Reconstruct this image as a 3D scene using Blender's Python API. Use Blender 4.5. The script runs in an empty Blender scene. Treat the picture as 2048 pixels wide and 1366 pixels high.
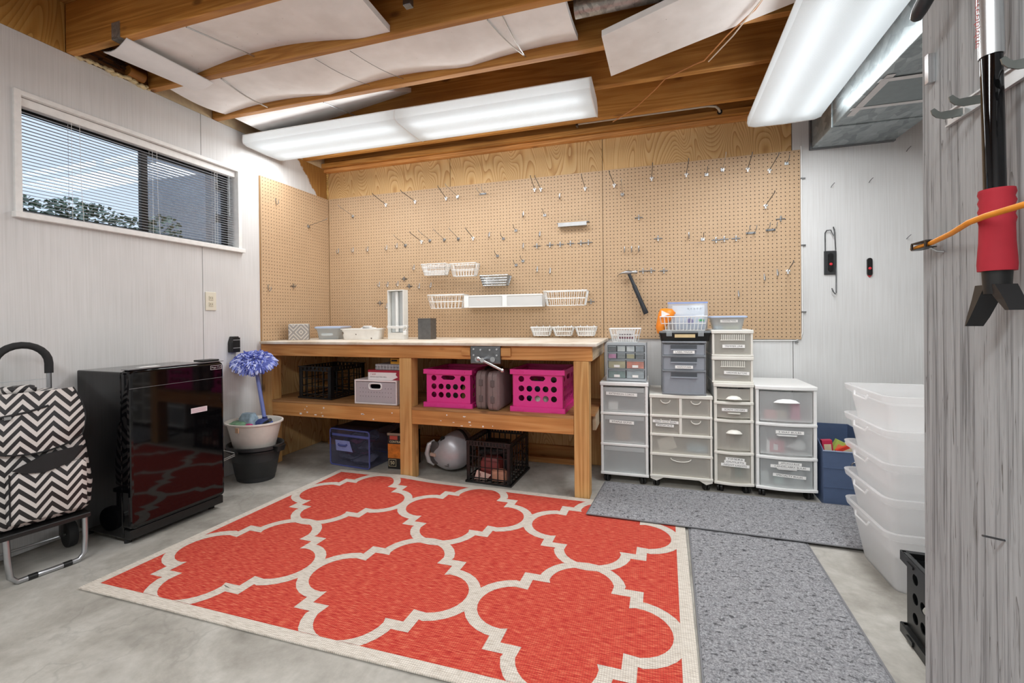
import bpy, math, random
from mathutils import Vector, Matrix, noise
S = bpy.context.scene
C = S.collection
PI = math.pi
random.seed(7)
# ------------------------------------------------------------------ camera
cd = bpy.data.cameras.new('camera'); cam = bpy.data.objects.new('camera', cd); C.objects.link(cam)
cd.sensor_width = 36; cd.lens = 895.09 / 2048 * 36; cd.shift_y = -(683 - 642.588) / 2048
cd.clip_start = .02
R_ = Vector((.95521571, .29574138, -.00999969)); U_ = Vector((.00798463, .00802056, .99993596)); F_ = Vector((-.29580264, .95523437, -.00529998))
cam.matrix_world = Matrix(((R_.x, U_.x, -F_.x, 2.7327), (R_.y, U_.y, -F_.y, -3.3216), (R_.z, U_.z, -F_.z, 1.0434), (0, 0, 0, 1)))
S.camera = cam
# ------------------------------------------------------------------ world + exposure
w = bpy.data.worlds.new('sky'); S.world = w; w.use_nodes = True
w.node_tree.nodes['Background'].inputs[0].default_value = (.72, .85, 1, 1)
w.node_tree.nodes['Background'].inputs[1].default_value = 1.25
vs = S.view_settings; vs.view_transform = 'Standard'; vs.look = 'None'; vs.gamma = 1; vs.use_curve_mapping = False
vs.exposure = 0.0
S.cycles.transparent_max_bounces = 16
FIX_POWER = 41.0      # watts of each twin fluorescent fitting
TUBE_L = 2.7
# ------------------------------------------------------------------ helpers
def srgb(h):
    h = h.lstrip('#'); o = []
    for i in (0, 2, 4):
        c = int(h[i:i + 2], 16) / 255
        o.append(c / 12.92 if c <= .04045 else ((c + .055) / 1.055) ** 2.4)
    return (*o, 1)
class MB:
    def __init__(s): s.v = []; s.f = []; s.m = []
    def add(s, vs, fs, m=0, M=None):
        b = len(s.v); s.v += [tuple(M @ Vector(p)) if M else tuple(p) for p in vs]
        s.f += [tuple(i + b for i in f) for f in fs]; s.m += [m] * len(fs); return s
    def box(s, x0, x1, y0, y1, z0, z1, m=0, M=None):
        return s.add([(x0, y0, z0), (x1, y0, z0), (x1, y1, z0), (x0, y1, z0), (x0, y0, z1), (x1, y0, z1), (x1, y1, z1), (x0, y1, z1)],
                     [(3, 2, 1, 0), (4, 5, 6, 7), (0, 1, 5, 4), (1, 2, 6, 5), (2, 3, 7, 6), (3, 0, 4, 7)], m, M)
    def cyl(s, p0, p1, r0, r1=None, n=12, m=0, cap=True):
        r1 = r0 if r1 is None else r1
        p0, p1 = Vector(p0), Vector(p1); d = (p1 - p0).normalized()
        a = d.orthogonal().normalized(); b = d.cross(a)
        vs = [p0 + (a * math.cos(2 * PI * i / n) + b * math.sin(2 * PI * i / n)) * r0 for i in range(n)]
        vs += [p1 + (a * math.cos(2 * PI * i / n) + b * math.sin(2 * PI * i / n)) * r1 for i in range(n)]
        fs = [(i, (i + 1) % n, n + (i + 1) % n, n + i) for i in range(n)]
        if cap: fs += [tuple(range(n - 1, -1, -1)), tuple(range(n, 2 * n))]
        return s.add(vs, fs, m)
    def tube(s, pts, r, n=6, m=0, closed=False):
        P = [Vector(p) for p in pts]; k = len(P); vs = []; a = None
        for i in range(k):
            if closed: t = (P[(i + 1) % k] - P[i - 1]).normalized()
            else: t = (P[min(i + 1, k - 1)] - P[max(i - 1, 0)]).normalized()
            if a is None: a = t.orthogonal().normalized()
            a = (a - t * a.dot(t)).normalized(); b = t.cross(a)
            rr = r[i] if isinstance(r, (list, tuple)) else r
            vs += [P[i] + (a * math.cos(2 * PI * j / n) + b * math.sin(2 * PI * j / n)) * rr for j in range(n)]
        fs = []
        for i in range(k if closed else k - 1):
            q = (i + 1) % k
            fs += [(i * n + j, i * n + (j + 1) % n, q * n + (j + 1) % n, q * n + j) for j in range(n)]
        if not closed: fs += [tuple(range(n - 1, -1, -1)), tuple(range((k - 1) * n, k * n))]
        return s.add(vs, fs, m)
    def lathe(s, prof, n=24, c=(0, 0, 0), m=0, sx=1, sy=1):
        vs = []; k = len(prof)
        for r, z in prof:
            vs += [(c[0] + math.cos(2 * PI * i / n) * r * sx, c[1] + math.sin(2 * PI * i / n) * r * sy, c[2] + z) for i in range(n)]
        fs = [(a * n + i, a * n + (i + 1) % n, (a + 1) * n + (i + 1) % n, (a + 1) * n + i) for a in range(k - 1) for i in range(n)]
        fs += [tuple(range(n - 1, -1, -1)), tuple(range((k - 1) * n, k * n))]
        return s.add(vs, fs, m)
    def loft(s, rings, m=0, cap0=True, cap1=True):
        n = len(rings[0]); vs = [p for r in rings for p in r]
        fs = [(a * n + i, a * n + (i + 1) % n, (a + 1) * n + (i + 1) % n, (a + 1) * n + i) for a in range(len(rings) - 1) for i in range(n)]
        if cap0: fs.append(tuple(range(n - 1, -1, -1)))
        if cap1: fs.append(tuple(range((len(rings) - 1) * n, len(rings) * n)))
        return s.add(vs, fs, m)
    def prism(s, poly, d0, d1, plane='xy', m=0, M=None):
        n = len(poly)
        def p3(p, d): return {'xy': (p[0], p[1], d), 'xz': (p[0], d, p[1]), 'yz': (d, p[0], p[1])}[plane]
        vs = [p3(p, d0) for p in poly] + [p3(p, d1) for p in poly]
        fs = [(i, (i + 1) % n, n + (i + 1) % n, n + i) for i in range(n)] + [tuple(range(n - 1, -1, -1)), tuple(range(n, 2 * n))]
        return s.add(vs, fs, m, M)
    def obj(s, name, mats, parent=None, bevel=0, smooth=None, seg=2):
        me = bpy.data.meshes.new(name); me.from_pydata(s.v, [], s.f); me.update()
        mats = mats if isinstance(mats, (list, tuple)) else [mats]
        for m in mats: me.materials.append(m)
        if len(mats) > 1: me.polygons.foreach_set('material_index', s.m)
        bm_fix(me)
        if smooth:
            me.polygons.foreach_set('use_smooth', [True] * len(me.polygons)); me.set_sharp_from_angle(angle=math.radians(smooth))
        o = bpy.data.objects.new(name, me); C.objects.link(o); o.parent = parent
        if bevel:
            b = o.modifiers.new('bevel', 'BEVEL'); b.width = bevel; b.segments = seg; b.limit_method = 'ANGLE'; b.angle_limit = math.radians(40); b.harden_normals = False
        return o
import bmesh
def bm_fix(me):
    bm = bmesh.new(); bm.from_mesh(me); bmesh.ops.recalc_face_normals(bm, faces=bm.faces); bm.to_mesh(me); bm.free()
def tag(o, label=None, cat=None, group=None, kind=None):
    if label: o['label'] = label
    if cat: o['category'] = cat
    if group: o['group'] = group
    if kind: o['kind'] = kind
    return o
def thing(name, label, cat, loc=(0, 0, 0), rz=0, group=None):
    o = bpy.data.objects.new(name, None); C.objects.link(o); o.location = loc; o.rotation_euler = (0, 0, rz); o.empty_display_size = .05
    return tag(o, label, cat, group)
def struct(o): o['kind'] = 'structure'; return o
def dup(root, loc, rz=None, label=None, group=None):
    r = root.copy(); C.objects.link(r); r.location = loc
    if rz is not None: r.rotation_euler = (0, 0, rz)
    if label: r['label'] = label
    if group: r['group'] = group
    for ch in list(root.children):
        c = ch.copy(); C.objects.link(c); c.parent = r
        for g in list(ch.children):
            d = g.copy(); C.objects.link(d); d.parent = c
    return r
def rrect(x0, x1, y0, y1, z, r, n=4):
    o = []
    for cx, cy, a0 in ((x1 - r, y1 - r, 0), (x0 + r, y1 - r, 90), (x0 + r, y0 + r, 180), (x1 - r, y0 + r, 270)):
        for i in range(n + 1):
            a = math.radians(a0 + 90 * i / n); o.append((cx + r * math.cos(a), cy + r * math.sin(a), z))
    return o
def rpoly(x0, x1, y0, y1, r, n=4): return [(p[0], p[1]) for p in rrect(x0, x1, y0, y1, 0, r, n)]
_txt = {}
def text_geo(t):
    if t not in _txt:
        cu = bpy.data.curves.new('t', 'FONT'); cu.body = t; cu.size = 1; cu.align_x = 'CENTER'; cu.align_y = 'CENTER'; cu.resolution_u = 3
        ob = bpy.data.objects.new('t', cu); C.objects.link(ob); bpy.context.view_layer.update()
        me = bpy.data.meshes.new_from_object(ob.evaluated_get(bpy.context.evaluated_depsgraph_get()))
        _txt[t] = ([tuple(v.co) for v in me.vertices], [tuple(p.vertices) for p in me.polygons])
        bpy.data.objects.remove(ob); bpy.data.curves.remove(cu); bpy.data.meshes.remove(me)
    return _txt[t]
def text(mb, t, x, y, z, size, m=1, wid=None, M=None):
    """lettering in the xz plane, read from -y; M turns it elsewhere"""
    vs, fs = text_geo(t); k = 1
    if wid and vs:
        ww = max(v[0] for v in vs) - min(v[0] for v in vs); k = wid / (ww * size)
    mb.add([(x + v[0] * size * k, y, z + v[1] * size) for v in vs], fs, m, M)
# holed panel in a plane: cells list of (x0,x1,z0,z1,hole) hole=None or (cx,cz,rx,rz,power)
def holed(mb, cells, y0, y1, M=None, n=20, m=0):
    for x0, x1, z0, z1, h in cells:
        if h is None:
            mb.box(x0, x1, y0, y1, z0, z1, m, M); continue
        cx, cz, rx, rz, pw = h; O = []; I = []
        angs = sorted(set([2 * PI * i / n for i in range(n)] + [math.atan2(b - cz, a - cx) % (2 * PI) for a in (x0, x1) for b in (z0, z1)]))
        for a in angs:
            c, s_ = math.cos(a), math.sin(a)
            t = min(((x1 - cx) / c if c > 1e-9 else (x0 - cx) / c if c < -1e-9 else 1e9), ((z1 - cz) / s_ if s_ > 1e-9 else (z0 - cz) / s_ if s_ < -1e-9 else 1e9))
            O.append((cx + t * c, cz + t * s_))
            q = (abs(c / rx) ** pw + abs(s_ / rz) ** pw) ** (-1 / pw); I.append((cx + q * c, cz + q * s_))
        k = len(angs)
        vs = [(p[0], y0, p[1]) for p in O] + [(p[0], y0, p[1]) for p in I] + [(p[0], y1, p[1]) for p in O] + [(p[0], y1, p[1]) for p in I]
        fs = []
        for i in range(k):
            j = (i + 1) % k
            fs += [(i, j, k + j, k + i), (2 * k + j, 2 * k + i, 3 * k + i, 3 * k + j), (k + i, k + j, 3 * k + j, 3 * k + i), (j, i, 2 * k + i, 2 * k + j)]
        mb.add(vs, fs, m, M)
# ------------------------------------------------------------------ materials
def nodes(name):
    m = bpy.data.materials.new(name); m.use_nodes = True; nt = m.node_tree; return m, nt, nt.nodes['Principled BSDF']
def N(nt, t, **k):
    n = nt.nodes.new(t)
    for a, b in k.items():
        if a in n.inputs: n.inputs[a].default_value = b
        else: setattr(n, a, b)
    return n
def L(nt, a, b): nt.links.new(a, b)
def ramp(nt, fac, stops):
    r = nt.nodes.new('ShaderNodeValToRGB'); e = r.color_ramp.elements
    while len(e) < len(stops): e.new(.5)
    for x, (p, c) in zip(e, stops): x.position = p; x.color = srgb(c) if isinstance(c, str) else c
    L(nt, fac, r.inputs[0]); return r
def coords(nt, scale=(1, 1, 1), rot=(0, 0, 0), kind='Object', loc=(0, 0, 0)):
    tc = nt.nodes.new('ShaderNodeTexCoord'); mp = nt.nodes.new('ShaderNodeMapping')
    mp.inputs['Scale'].default_value = scale; mp.inputs['Rotation'].default_value = rot; mp.inputs['Location'].default_value = loc
    L(nt, tc.outputs[kind], mp.inputs[0]); return mp.outputs[0]
def math_(nt, op, a, b=None, c=None):
    n = nt.nodes.new('ShaderNodeMath'); n.operation = op
    for i, v in enumerate((a, b, c)):
        if v is None: continue
        if isinstance(v, (int, float)): n.inputs[i].default_value = v
        else: L(nt, v, n.inputs[i])
    return n.outputs[0]
def mixc(nt, fac, a, b, mode='MIX'):
    n = nt.nodes.new('ShaderNodeMix'); n.data_type = 'RGBA'; n.blend_type = mode
    for i, v in ((0, fac), (6, a), (7, b)):
        if isinstance(v, (int, float)): n.inputs[i].default_value = v
        elif isinstance(v, (tuple, str)): n.inputs[i].default_value = srgb(v) if isinstance(v, str) else v
        else: L(nt, v, n.inputs[i])
    return n.outputs[2]
def bump(nt, p, h, strength=.3, dist=.002):
    b = nt.nodes.new('ShaderNodeBump'); b.inputs['Strength'].default_value = strength; b.inputs['Distance'].default_value = dist
    L(nt, h, b.inputs['Height']); L(nt, b.outputs[0], p.inputs['Normal'])
_mc = {}
def plain(col, rough=.5, metal=0, spec=.5, var=.06, coat=0):
    """a plain finish with a faint mottling"""
    k = (col, rough, metal, spec, var, coat)
    if k in _mc: return _mc[k]
    m, nt, p = nodes('finish_' + col.strip('#')); c = coords(nt, (1, 1, 1))
    n = N(nt, 'ShaderNodeTexNoise', Scale=35.0, Detail=3.0); L(nt, c, n.inputs[0])
    b = srgb(col)
    r = ramp(nt, n.outputs[0], [(.25, tuple(min(1, x * (1 - var)) for x in b[:3]) + (1,)), (.75, tuple(min(1, x * (1 + var)) for x in b[:3]) + (1,))])
    L(nt, r.outputs[0], p.inputs['Base Color']); p.inputs['Roughness'].default_value = rough; p.inputs['Metallic'].default_value = metal
    p.inputs['Specular IOR Level'].default_value = spec; p.inputs['Coat Weight'].default_value = coat
    _mc[k] = m; return m
def wood(name, light, mid, dark, axis=0, rough=.6, knots=True, fine=1.0, rnd=.12):
    m, nt, p = nodes(name); sc = [14, 14, 14]; sc[axis] = .9
    oi = N(nt, 'ShaderNodeObjectInfo'); c0 = coords(nt)
    off = nt.nodes.new('ShaderNodeVectorMath'); off.operation = 'ADD'; L(nt, c0, off.inputs[0])
    cm = nt.nodes.new('ShaderNodeCombineXYZ'); r7 = math_(nt, 'MULTIPLY', oi.outputs['Random'], 7.0); r9 = math_(nt, 'MULTIPLY', oi.outputs['Random'], 3.0)
    L(nt, r7, cm.inputs[0]); L(nt, r9, cm.inputs[1]); L(nt, r7, cm.inputs[2]); L(nt, cm.outputs[0], off.inputs[1])
    mp = nt.nodes.new('ShaderNodeMapping'); mp.inputs['Scale'].default_value = sc; L(nt, off.outputs[0], mp.inputs[0])
    n1 = N(nt, 'ShaderNodeTexNoise', Scale=.55, Detail=2.0, Distortion=.6); L(nt, mp.outputs[0], n1.inputs[0])
    s = math_(nt, 'SINE', math_(nt, 'MULTIPLY', n1.outputs[0], 60.0))
    s = math_(nt, 'MULTIPLY_ADD', s, .5, .5)
    sc2 = [260, 260, 260]; sc2[axis] = 5
    mp2 = nt.nodes.new('ShaderNodeMapping'); mp2.inputs['Scale'].default_value = sc2; L(nt, off.outputs[0], mp2.inputs[0])
    n2 = N(nt, 'ShaderNodeTexNoise', Scale=1.0, Detail=3.0); L(nt, mp2.outputs[0], n2.inputs[0])
    f = math_(nt, 'ADD', math_(nt, 'MULTIPLY', s, .30), math_(nt, 'MULTIPLY', n2.outputs[0], .70 * fine))
    r = ramp(nt, f, [(.15, light), (.5, mid), (.95, dark)])
    col = r.outputs[0]
    big = N(nt, 'ShaderNodeTexNoise', Scale=2.2, Detail=3.0); L(nt, off.outputs[0], big.inputs[0])
    rb = ramp(nt, big.outputs[0], [(.3, (.78, .76, .74, 1)), (.7, (1.12, 1.12, 1.12, 1))])
    col = mixc(nt, 1.0, col, rb.outputs[0], 'MULTIPLY')
    if knots:
        sk = [7, 7, 7]; sk[axis] = 3.2
        mk = nt.nodes.new('ShaderNodeMapping'); mk.inputs['Scale'].default_value = sk; L(nt, off.outputs[0], mk.inputs[0])
        v = N(nt, 'ShaderNodeTexVoronoi', Scale=1.0); L(nt, mk.outputs[0], v.inputs[0])
        rk = ramp(nt, v.outputs['Distance'], [(.05, (1, 1, 1, 1)), (.13, (0, 0, 0, 1))])
        col = mixc(nt, math_(nt, 'MULTIPLY', rk.outputs[0], .75), col, dark_of(dark))
    hs = N(nt, 'ShaderNodeHueSaturation'); L(nt, col, hs.inputs['Color'])
    L(nt, math_(nt, 'MULTIPLY_ADD', oi.outputs['Random'], 2 * rnd, 1 - rnd), hs.inputs['Value'])
    L(nt, hs.outputs[0], p.inputs['Base Color']); p.inputs['Roughness'].default_value = rough
    bump(nt, p, f, .25, .001); return m
def dark_of(h):
    c = srgb(h); return (c[0] * .45, c[1] * .4, c[2] * .35, 1)
def plywood(name, light, mid, dark, paint=False):
    """rotary cut veneer: contour grain running up the sheet"""
    m, nt, p = nodes(name)
    oi = N(nt, 'ShaderNodeObjectInfo'); c0 = coords(nt)
    off = nt.nodes.new('ShaderNodeVectorMath'); off.operation = 'ADD'; L(nt, c0, off.inputs[0])
    cm = nt.nodes.new('ShaderNodeCombineXYZ'); L(nt, math_(nt, 'MULTIPLY', oi.outputs['Random'], 9.0), cm.inputs[0]); L(nt, cm.outputs[0], off.inputs[1])
    mp = nt.nodes.new('ShaderNodeMapping'); mp.inputs['Scale'].default_value = (4.6, 4.6, 1.1); L(nt, off.outputs[0], mp.inputs[0])
    n1 = N(nt, 'ShaderNodeTexNoise', Scale=1.0, Detail=1.2, Distortion=.35, Roughness=.35); L(nt, mp.outputs[0], n1.inputs[0])
    s = math_(nt, 'FRACT', math_(nt, 'MULTIPLY', n1.outputs[0], 36.0))
    mp2 = nt.nodes.new('ShaderNodeMapping'); mp2.inputs['Scale'].default_value = (160, 160, 6); L(nt, off.outputs[0], mp2.inputs[0])
    n2 = N(nt, 'ShaderNodeTexNoise', Scale=1.0, Detail=2.0); L(nt, mp2.outputs[0], n2.inputs[0])
    f = math_(nt, 'ADD', math_(nt, 'MULTIPLY', math_(nt, 'POWER', s, 2.2), .7), math_(nt, 'MULTIPLY', n2.outputs[0], .4))
    r = ramp(nt, f, [(.12, light), (.5, mid), (.95, dark)])
    big = N(nt, 'ShaderNodeTexNoise', Scale=1.7, Detail=3.0); L(nt, off.outputs[0], big.inputs[0])
    rb = ramp(nt, big.outputs[0], [(.3, (.82, .8, .76, 1)), (.7, (1.1, 1.1, 1.08, 1))])
    L(nt, mixc(nt, 1.0, r.outputs[0], rb.outputs[0], 'MULTIPLY'), p.inputs['Base Color']); p.inputs['Roughness'].default_value = .65
    bump(nt, p, f, .25, .001); return m
def painted(name, base, streak, bare=None):
    """painted plywood with a vertical grain telegraphing through, scuffs; bare=True leaves the raw corner"""
    m, nt, p = nodes(name); c = coords(nt, (150, 150, 3.0), kind='Object')
    n1 = N(nt, 'ShaderNodeTexNoise', Scale=1.0, Detail=3.0); L(nt, c, n1.inputs[0])
    r = ramp(nt, n1.outputs[0], [(.3, streak), (.62, base)])
    c2 = coords(nt, (1, 1, 1)); n2 = N(nt, 'ShaderNodeTexNoise', Scale=1.8, Detail=4.0); L(nt, c2, n2.inputs[0])
    r2 = ramp(nt, n2.outputs[0], [(.3, (.9, .9, .9, 1)), (.7, (1.03, 1.03, 1.03, 1))])
    col = mixc(nt, 1.0, r.outputs[0], r2.outputs[0], 'MULTIPLY')
    n3 = N(nt, 'ShaderNodeTexNoise', Scale=7.0, Detail=8.0, Roughness=.75); L(nt, c2, n3.inputs[0])
    r3 = ramp(nt, n3.outputs[0], [(.70, (0, 0, 0, 1)), (.76, (1, 1, 1, 1))])
    col = mixc(nt, math_(nt, 'MULTIPLY', r3.outputs[0], .25), col, '#9a948c')
    if bare:
        sp = N(nt, 'ShaderNodeSeparateXYZ'); L(nt, c2, sp.inputs[0])
        e = math_(nt, 'ADD', sp.outputs[1], math_(nt, 'MULTIPLY', n3.outputs[0], .16))
        e = math_(nt, 'ADD', e, math_(nt, 'MULTIPLY', math_(nt, 'SUBTRACT', sp.outputs[2], 2.24), .9))
        rr = ramp(nt, math_(nt, 'ADD', e, .5), [(.33, (0, 0, 0, 1)), (.345, (1, 1, 1, 1))])
        hi = ramp(nt, math_(nt, 'SUBTRACT', sp.outputs[2], 1.4), [(.68, (0, 0, 0, 1)), (.70, (1, 1, 1, 1))])
        rw = ramp(nt, n1.outputs[0], [(.3, '#8a5a26'), (.7, '#b98a4a')])
        col = mixc(nt, math_(nt, 'MULTIPLY', rr.outputs[0], hi.outputs[0]), col, rw.outputs[0])
    L(nt, col, p.inputs['Base Color']); p.inputs['Roughness'].default_value = .55
    bump(nt, p, n1.outputs[0], .08, .001); return m
def pegboard_mat(ax):
    m, nt, p = nodes('pegboard'); c = coords(nt); sp = N(nt, 'ShaderNodeSeparateXYZ'); L(nt, c, sp.inputs[0])
    def cell(o): return math_(nt, 'SUBTRACT', math_(nt, 'FRACT', math_(nt, 'MULTIPLY', math_(nt, 'ADD', o, 10.0), 1 / .0254)), .5)
    a, b = cell(sp.outputs[ax]), cell(sp.outputs[2])
    d = math_(nt, 'SQRT', math_(nt, 'ADD', math_(nt, 'MULTIPLY', a, a), math_(nt, 'MULTIPLY', b, b)))
    h = ramp(nt, d, [(.115, (1, 1, 1, 1)), (.15, (0, 0, 0, 1))])
    n = N(nt, 'ShaderNodeTexNoise', Scale=240.0, Detail=3.0); L(nt, c, n.inputs[0])
    r = ramp(nt, n.outputs[0], [(.3, '#ba9a77'), (.7, '#cbae8d')])
    n2 = N(nt, 'ShaderNodeTexNoise', Scale=1.6, Detail=3.0); L(nt, c, n2.inputs[0])
    r2 = ramp(nt, n2.outputs[0], [(.3, (.92, .9, .88, 1)), (.7, (1.05, 1.05, 1.05, 1))])
    col = mixc(nt, h.outputs[0], mixc(nt, 1.0, r.outputs[0], r2.outputs[0], 'MULTIPLY'), '#2e2013')
    L(nt, col, p.inputs['Base Color']); p.inputs['Roughness'].default_value = .6
    bump(nt, p, math_(nt, 'SUBTRACT', 1.0, h.outputs[0]), .4, .002); return m
def concrete():
    m, nt, p = nodes('concrete'); c = coords(nt)
    n1 = N(nt, 'ShaderNodeTexNoise', Scale=2.3, Detail=9.0, Roughness=.62, Distortion=.5); L(nt, c, n1.inputs[0])
    r = ramp(nt, n1.outputs[0], [(.3, '#858179'), (.5, '#aaa69e'), (.68, '#c4c1ba')])
    n2 = N(nt, 'ShaderNodeTexNoise', Scale=26.0, Detail=6.0, Roughness=.7); L(nt, c, n2.inputs[0])
    r2 = ramp(nt, n2.outputs[0], [(.3, (.86, .86, .85, 1)), (.7, (1.08, 1.08, 1.08, 1))])
    col = mixc(nt, 1.0, r.outputs[0], r2.outputs[0], 'MULTIPLY')
    v = N(nt, 'ShaderNodeTexVoronoi', Scale=.75, feature='DISTANCE_TO_EDGE')
    nd = N(nt, 'ShaderNodeTexNoise', Scale=2.5, Detail=6.0); L(nt, c, nd.inputs[0])
    va = nt.nodes.new('ShaderNodeVectorMath'); va.operation = 'ADD'; L(nt, c, va.inputs[0]); L(nt, nd.outputs[1], va.inputs[1]); L(nt, va.outputs[0], v.inputs[0])
    rc = ramp(nt, v.outputs['Distance'], [(.002, (1, 1, 1, 1)), (.006, (0, 0, 0, 1))])
    col = mixc(nt, math_(nt, 'MULTIPLY', rc.outputs[0], .3), col, '#7d7a74')
    n3 = N(nt, 'ShaderNodeTexNoise', Scale=1.1, Detail=5.0, Roughness=.6); L(nt, coords(nt, loc=(3, 5, 0)), n3.inputs[0])
    r3 = ramp(nt, n3.outputs[0], [(.58, (0, 0, 0, 1)), (.72, (1, 1, 1, 1))])
    col = mixc(nt, math_(nt, 'MULTIPLY', r3.outputs[0], .55), col, '#dedbd5')
    L(nt, col, p.inputs['Base Color'])
    rr = ramp(nt, n1.outputs[0], [(.3, (.62, .62, .62, 1)), (.7, (.36, .36, .36, 1))]); L(nt, rr.outputs[0], p.inputs['Roughness'])
    bump(nt, p, n2.outputs[0], .2, .001); return m
def frosted(name, col, alpha=.5, rough=.35):
    m, nt, p = nodes(name); p.inputs['Base Color'].default_value = srgb(col); p.inputs['Roughness'].default_value = rough
    tr = nt.nodes.new('ShaderNodeBsdfTransparent'); tr.inputs[0].default_value = tuple(.5 + .5 * x for x in srgb(col)[:3]) + (1,)
    tl = nt.nodes.new('ShaderNodeBsdfTranslucent'); tl.inputs[0].default_value = srgb(col)
    n = N(nt, 'ShaderNodeTexNoise', Scale=120.0, Detail=2.0); L(nt, coords(nt), n.inputs[0]); bump(nt, p, n.outputs[0], .05, .0005)
    a = nt.nodes.new('ShaderNodeMixShader'); a.inputs[0].default_value = .45; L(nt, p.outputs[0], a.inputs[1]); L(nt, tl.outputs[0], a.inputs[2])
    b = nt.nodes.new('ShaderNodeMixShader'); b.inputs[0].default_value = alpha; L(nt, tr.outputs[0], b.inputs[1]); L(nt, a.outputs[0], b.inputs[2])
    L(nt, b.outputs[0], nt.nodes['Material Output'].inputs[0]); return m
def galvanized(name, a, b, scale=28, rough=.42):
    m, nt, p = nodes(name); c = coords(nt)
    v = N(nt, 'ShaderNodeTexVoronoi', Scale=float(scale)); L(nt, coords(nt, (1, .45, 1)), v.inputs[0])
    n = N(nt, 'ShaderNodeTexNoise', Scale=scale * 1.5, Detail=4.0); L(nt, c, n.inputs[0])
    f = math_(nt, 'ADD', math_(nt, 'MULTIPLY', v.outputs['Color'], .6), math_(nt, 'MULTIPLY', n.outputs[0], .4))
    r = ramp(nt, f, [(.25, a), (.75, b)]); L(nt, r.outputs[0], p.inputs['Base Color'])
    p.inputs['Metallic'].default_value = .65; p.inputs['Roughness'].default_value = rough; return m
def emit(name, col, st):
    m, nt, p = nodes(name); e = N(nt, 'ShaderNodeEmission', Strength=st); e.inputs[0].default_value = srgb(col)
    L(nt, e.outputs[0], nt.nodes['Material Output'].inputs[0]); return m
M_ = {}
M_['conc'] = concrete()
M_['wallw'] = painted('white_painted_ply', '#e0e0df', '#d7d6d4')
M_['walll'] = painted('white_painted_ply_left', '#dedddc', '#d4d3d1', bare=True)
M_['ply'] = plywood('bare_plywood', '#dcb884', '#d0a66d', '#ad7c47')
M_['joist'] = wood('joist_lumber', '#cb9750', '#b47a35', '#8a561f', 0, rough=.6, rnd=.1)
M_['bench'] = wood('bench_lumber', '#dca86a', '#cf9150', '#ab6c30', 0)
M_['leg'] = wood('bench_post', '#dab276', '#c8975a', '#9c6a33', 2)
M_['shelf'] = wood('shelf_board', '#c29a68', '#a8794a', '#7d5630', 0)
M_['pale'] = wood('pale_lumber', '#d9c8ae', '#c8b294', '#a58c6b', 1)
M_['rim'] = plywood('rim_board', '#c49a54', '#b98a42', '#9c7030')
M_['dark'] = wood('weathered_rim', '#8a5c27', '#6d4319', '#3c2410', 1)
M_['beige'] = plain('#d6c09a', .7, var=.1)
M_['white'] = plain('#ecebe8', .4)
M_['whitep'] = plain('#f1f1ef', .3, var=.02)
M_['cream'] = plain('#e6e3da', .35, var=.02)
M_['black'] = plain('#141414', .4, var=.2)
M_['blackg'] = plain('#08080a', .05, spec=.45, var=.1)
M_['blackm'] = plain('#1b1b1c', .7, var=.2)
M_['steel'] = plain('#b9bbbc', .3, 1, var=.08)
M_['steeld'] = plain('#77797b', .38, 1, var=.15)
M_['chrome'] = plain('#d8d9da', .15, 1, var=.03)
M_['paper'] = plain('#f4f3f0', .7, var=.02)
M_['ink'] = plain('#2a2a2c', .7)
M_['galv'] = galvanized('galvanized_duct', '#7d8688', '#aab2b4')
M_['galvp'] = galvanized('galvanized_pipe', '#8c8c88', '#c2c0bb', 60)
M_['tape'] = plain('#d2d3d4', .5, var=.05)
M_['frost'] = frosted('frosted_plastic', '#f8fafa', .36)
M_['tray'] = frosted('frosted_tray', '#fafbfa', .78)
M_['clear'] = frosted('clear_plastic', '#eef3f5', .34, .2)
M_['lid'] = frosted('clear_blue_lid', '#b7c9e6', .75, .25)
# ================================================================== setting
fl = struct(MB().box(-.1, 4.9, -5, .1, -.1, 0).obj('floor', M_['conc']))
# --- left wall with window opening
WY0, WY1, WZ0, WZ1 = -2.035, -.91, 1.545, 2.085
b = MB()
b.box(-.14, -.013, -5, WY0, 0, 2.373).box(-.14, -.013, WY1, .1, 0, 2.373).box(-.14, -.013, WY0, WY1, 0, WZ0).box(-.14, -.013, WY0, WY1, WZ1, 2.373)
wl = struct(b.obj('wall_left', plain('#4a4038', .8)))
def panel_left(y0, y1):
    b = MB()
    for a, c, z0, z1 in ((y0, min(y1, WY0), .003, 2.372), (max(y0, WY1), y1, .003, 2.372), (max(y0, WY0), min(y1, WY1), .003, WZ0), (max(y0, WY0), min(y1, WY1), WZ1, 2.372)):
        if c > a: b.box(-.013, 0, a, c, z0, z1)
    return b.obj('panel', M_['walll'], wl)
for y0, y1 in ((-5, -3.611), (-3.607, -2.392), (-2.388, -1.1735), (-1.1695, 0)): panel_left(y0, y1)
# --- back wall
wb = struct(MB().box(-.1, 4.9, .013, .12, 0, 2.373).obj('wall_back', plain('#4a4038', .8)))
for x0, x1, z0, z1, m in ((0, 1.190, .003, 2.372, 'ply'), (1.194, 2.404, .003, 2.372, 'ply'), (2.408, 3.615, 1.5, 2.372, 'ply'), (2.408, 3.615, .003, 1.499, 'wallw'), (3.619, 4.9, .003, 2.372, 'wallw')):
    MB().box(x0, x1, 0, .013, z0, z1).obj('panel', M_[m], wb, bevel=.0008)
# --- right and front walls, out of view
struct(MB().box(4.9, 5, -5, .1, 0, 2.62).obj('wall_right', M_['wallw']))
struct(MB().box(-.1, 5, -5.1, -5, 0, 2.62).obj('wall_front', M_['wallw']))
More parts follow.
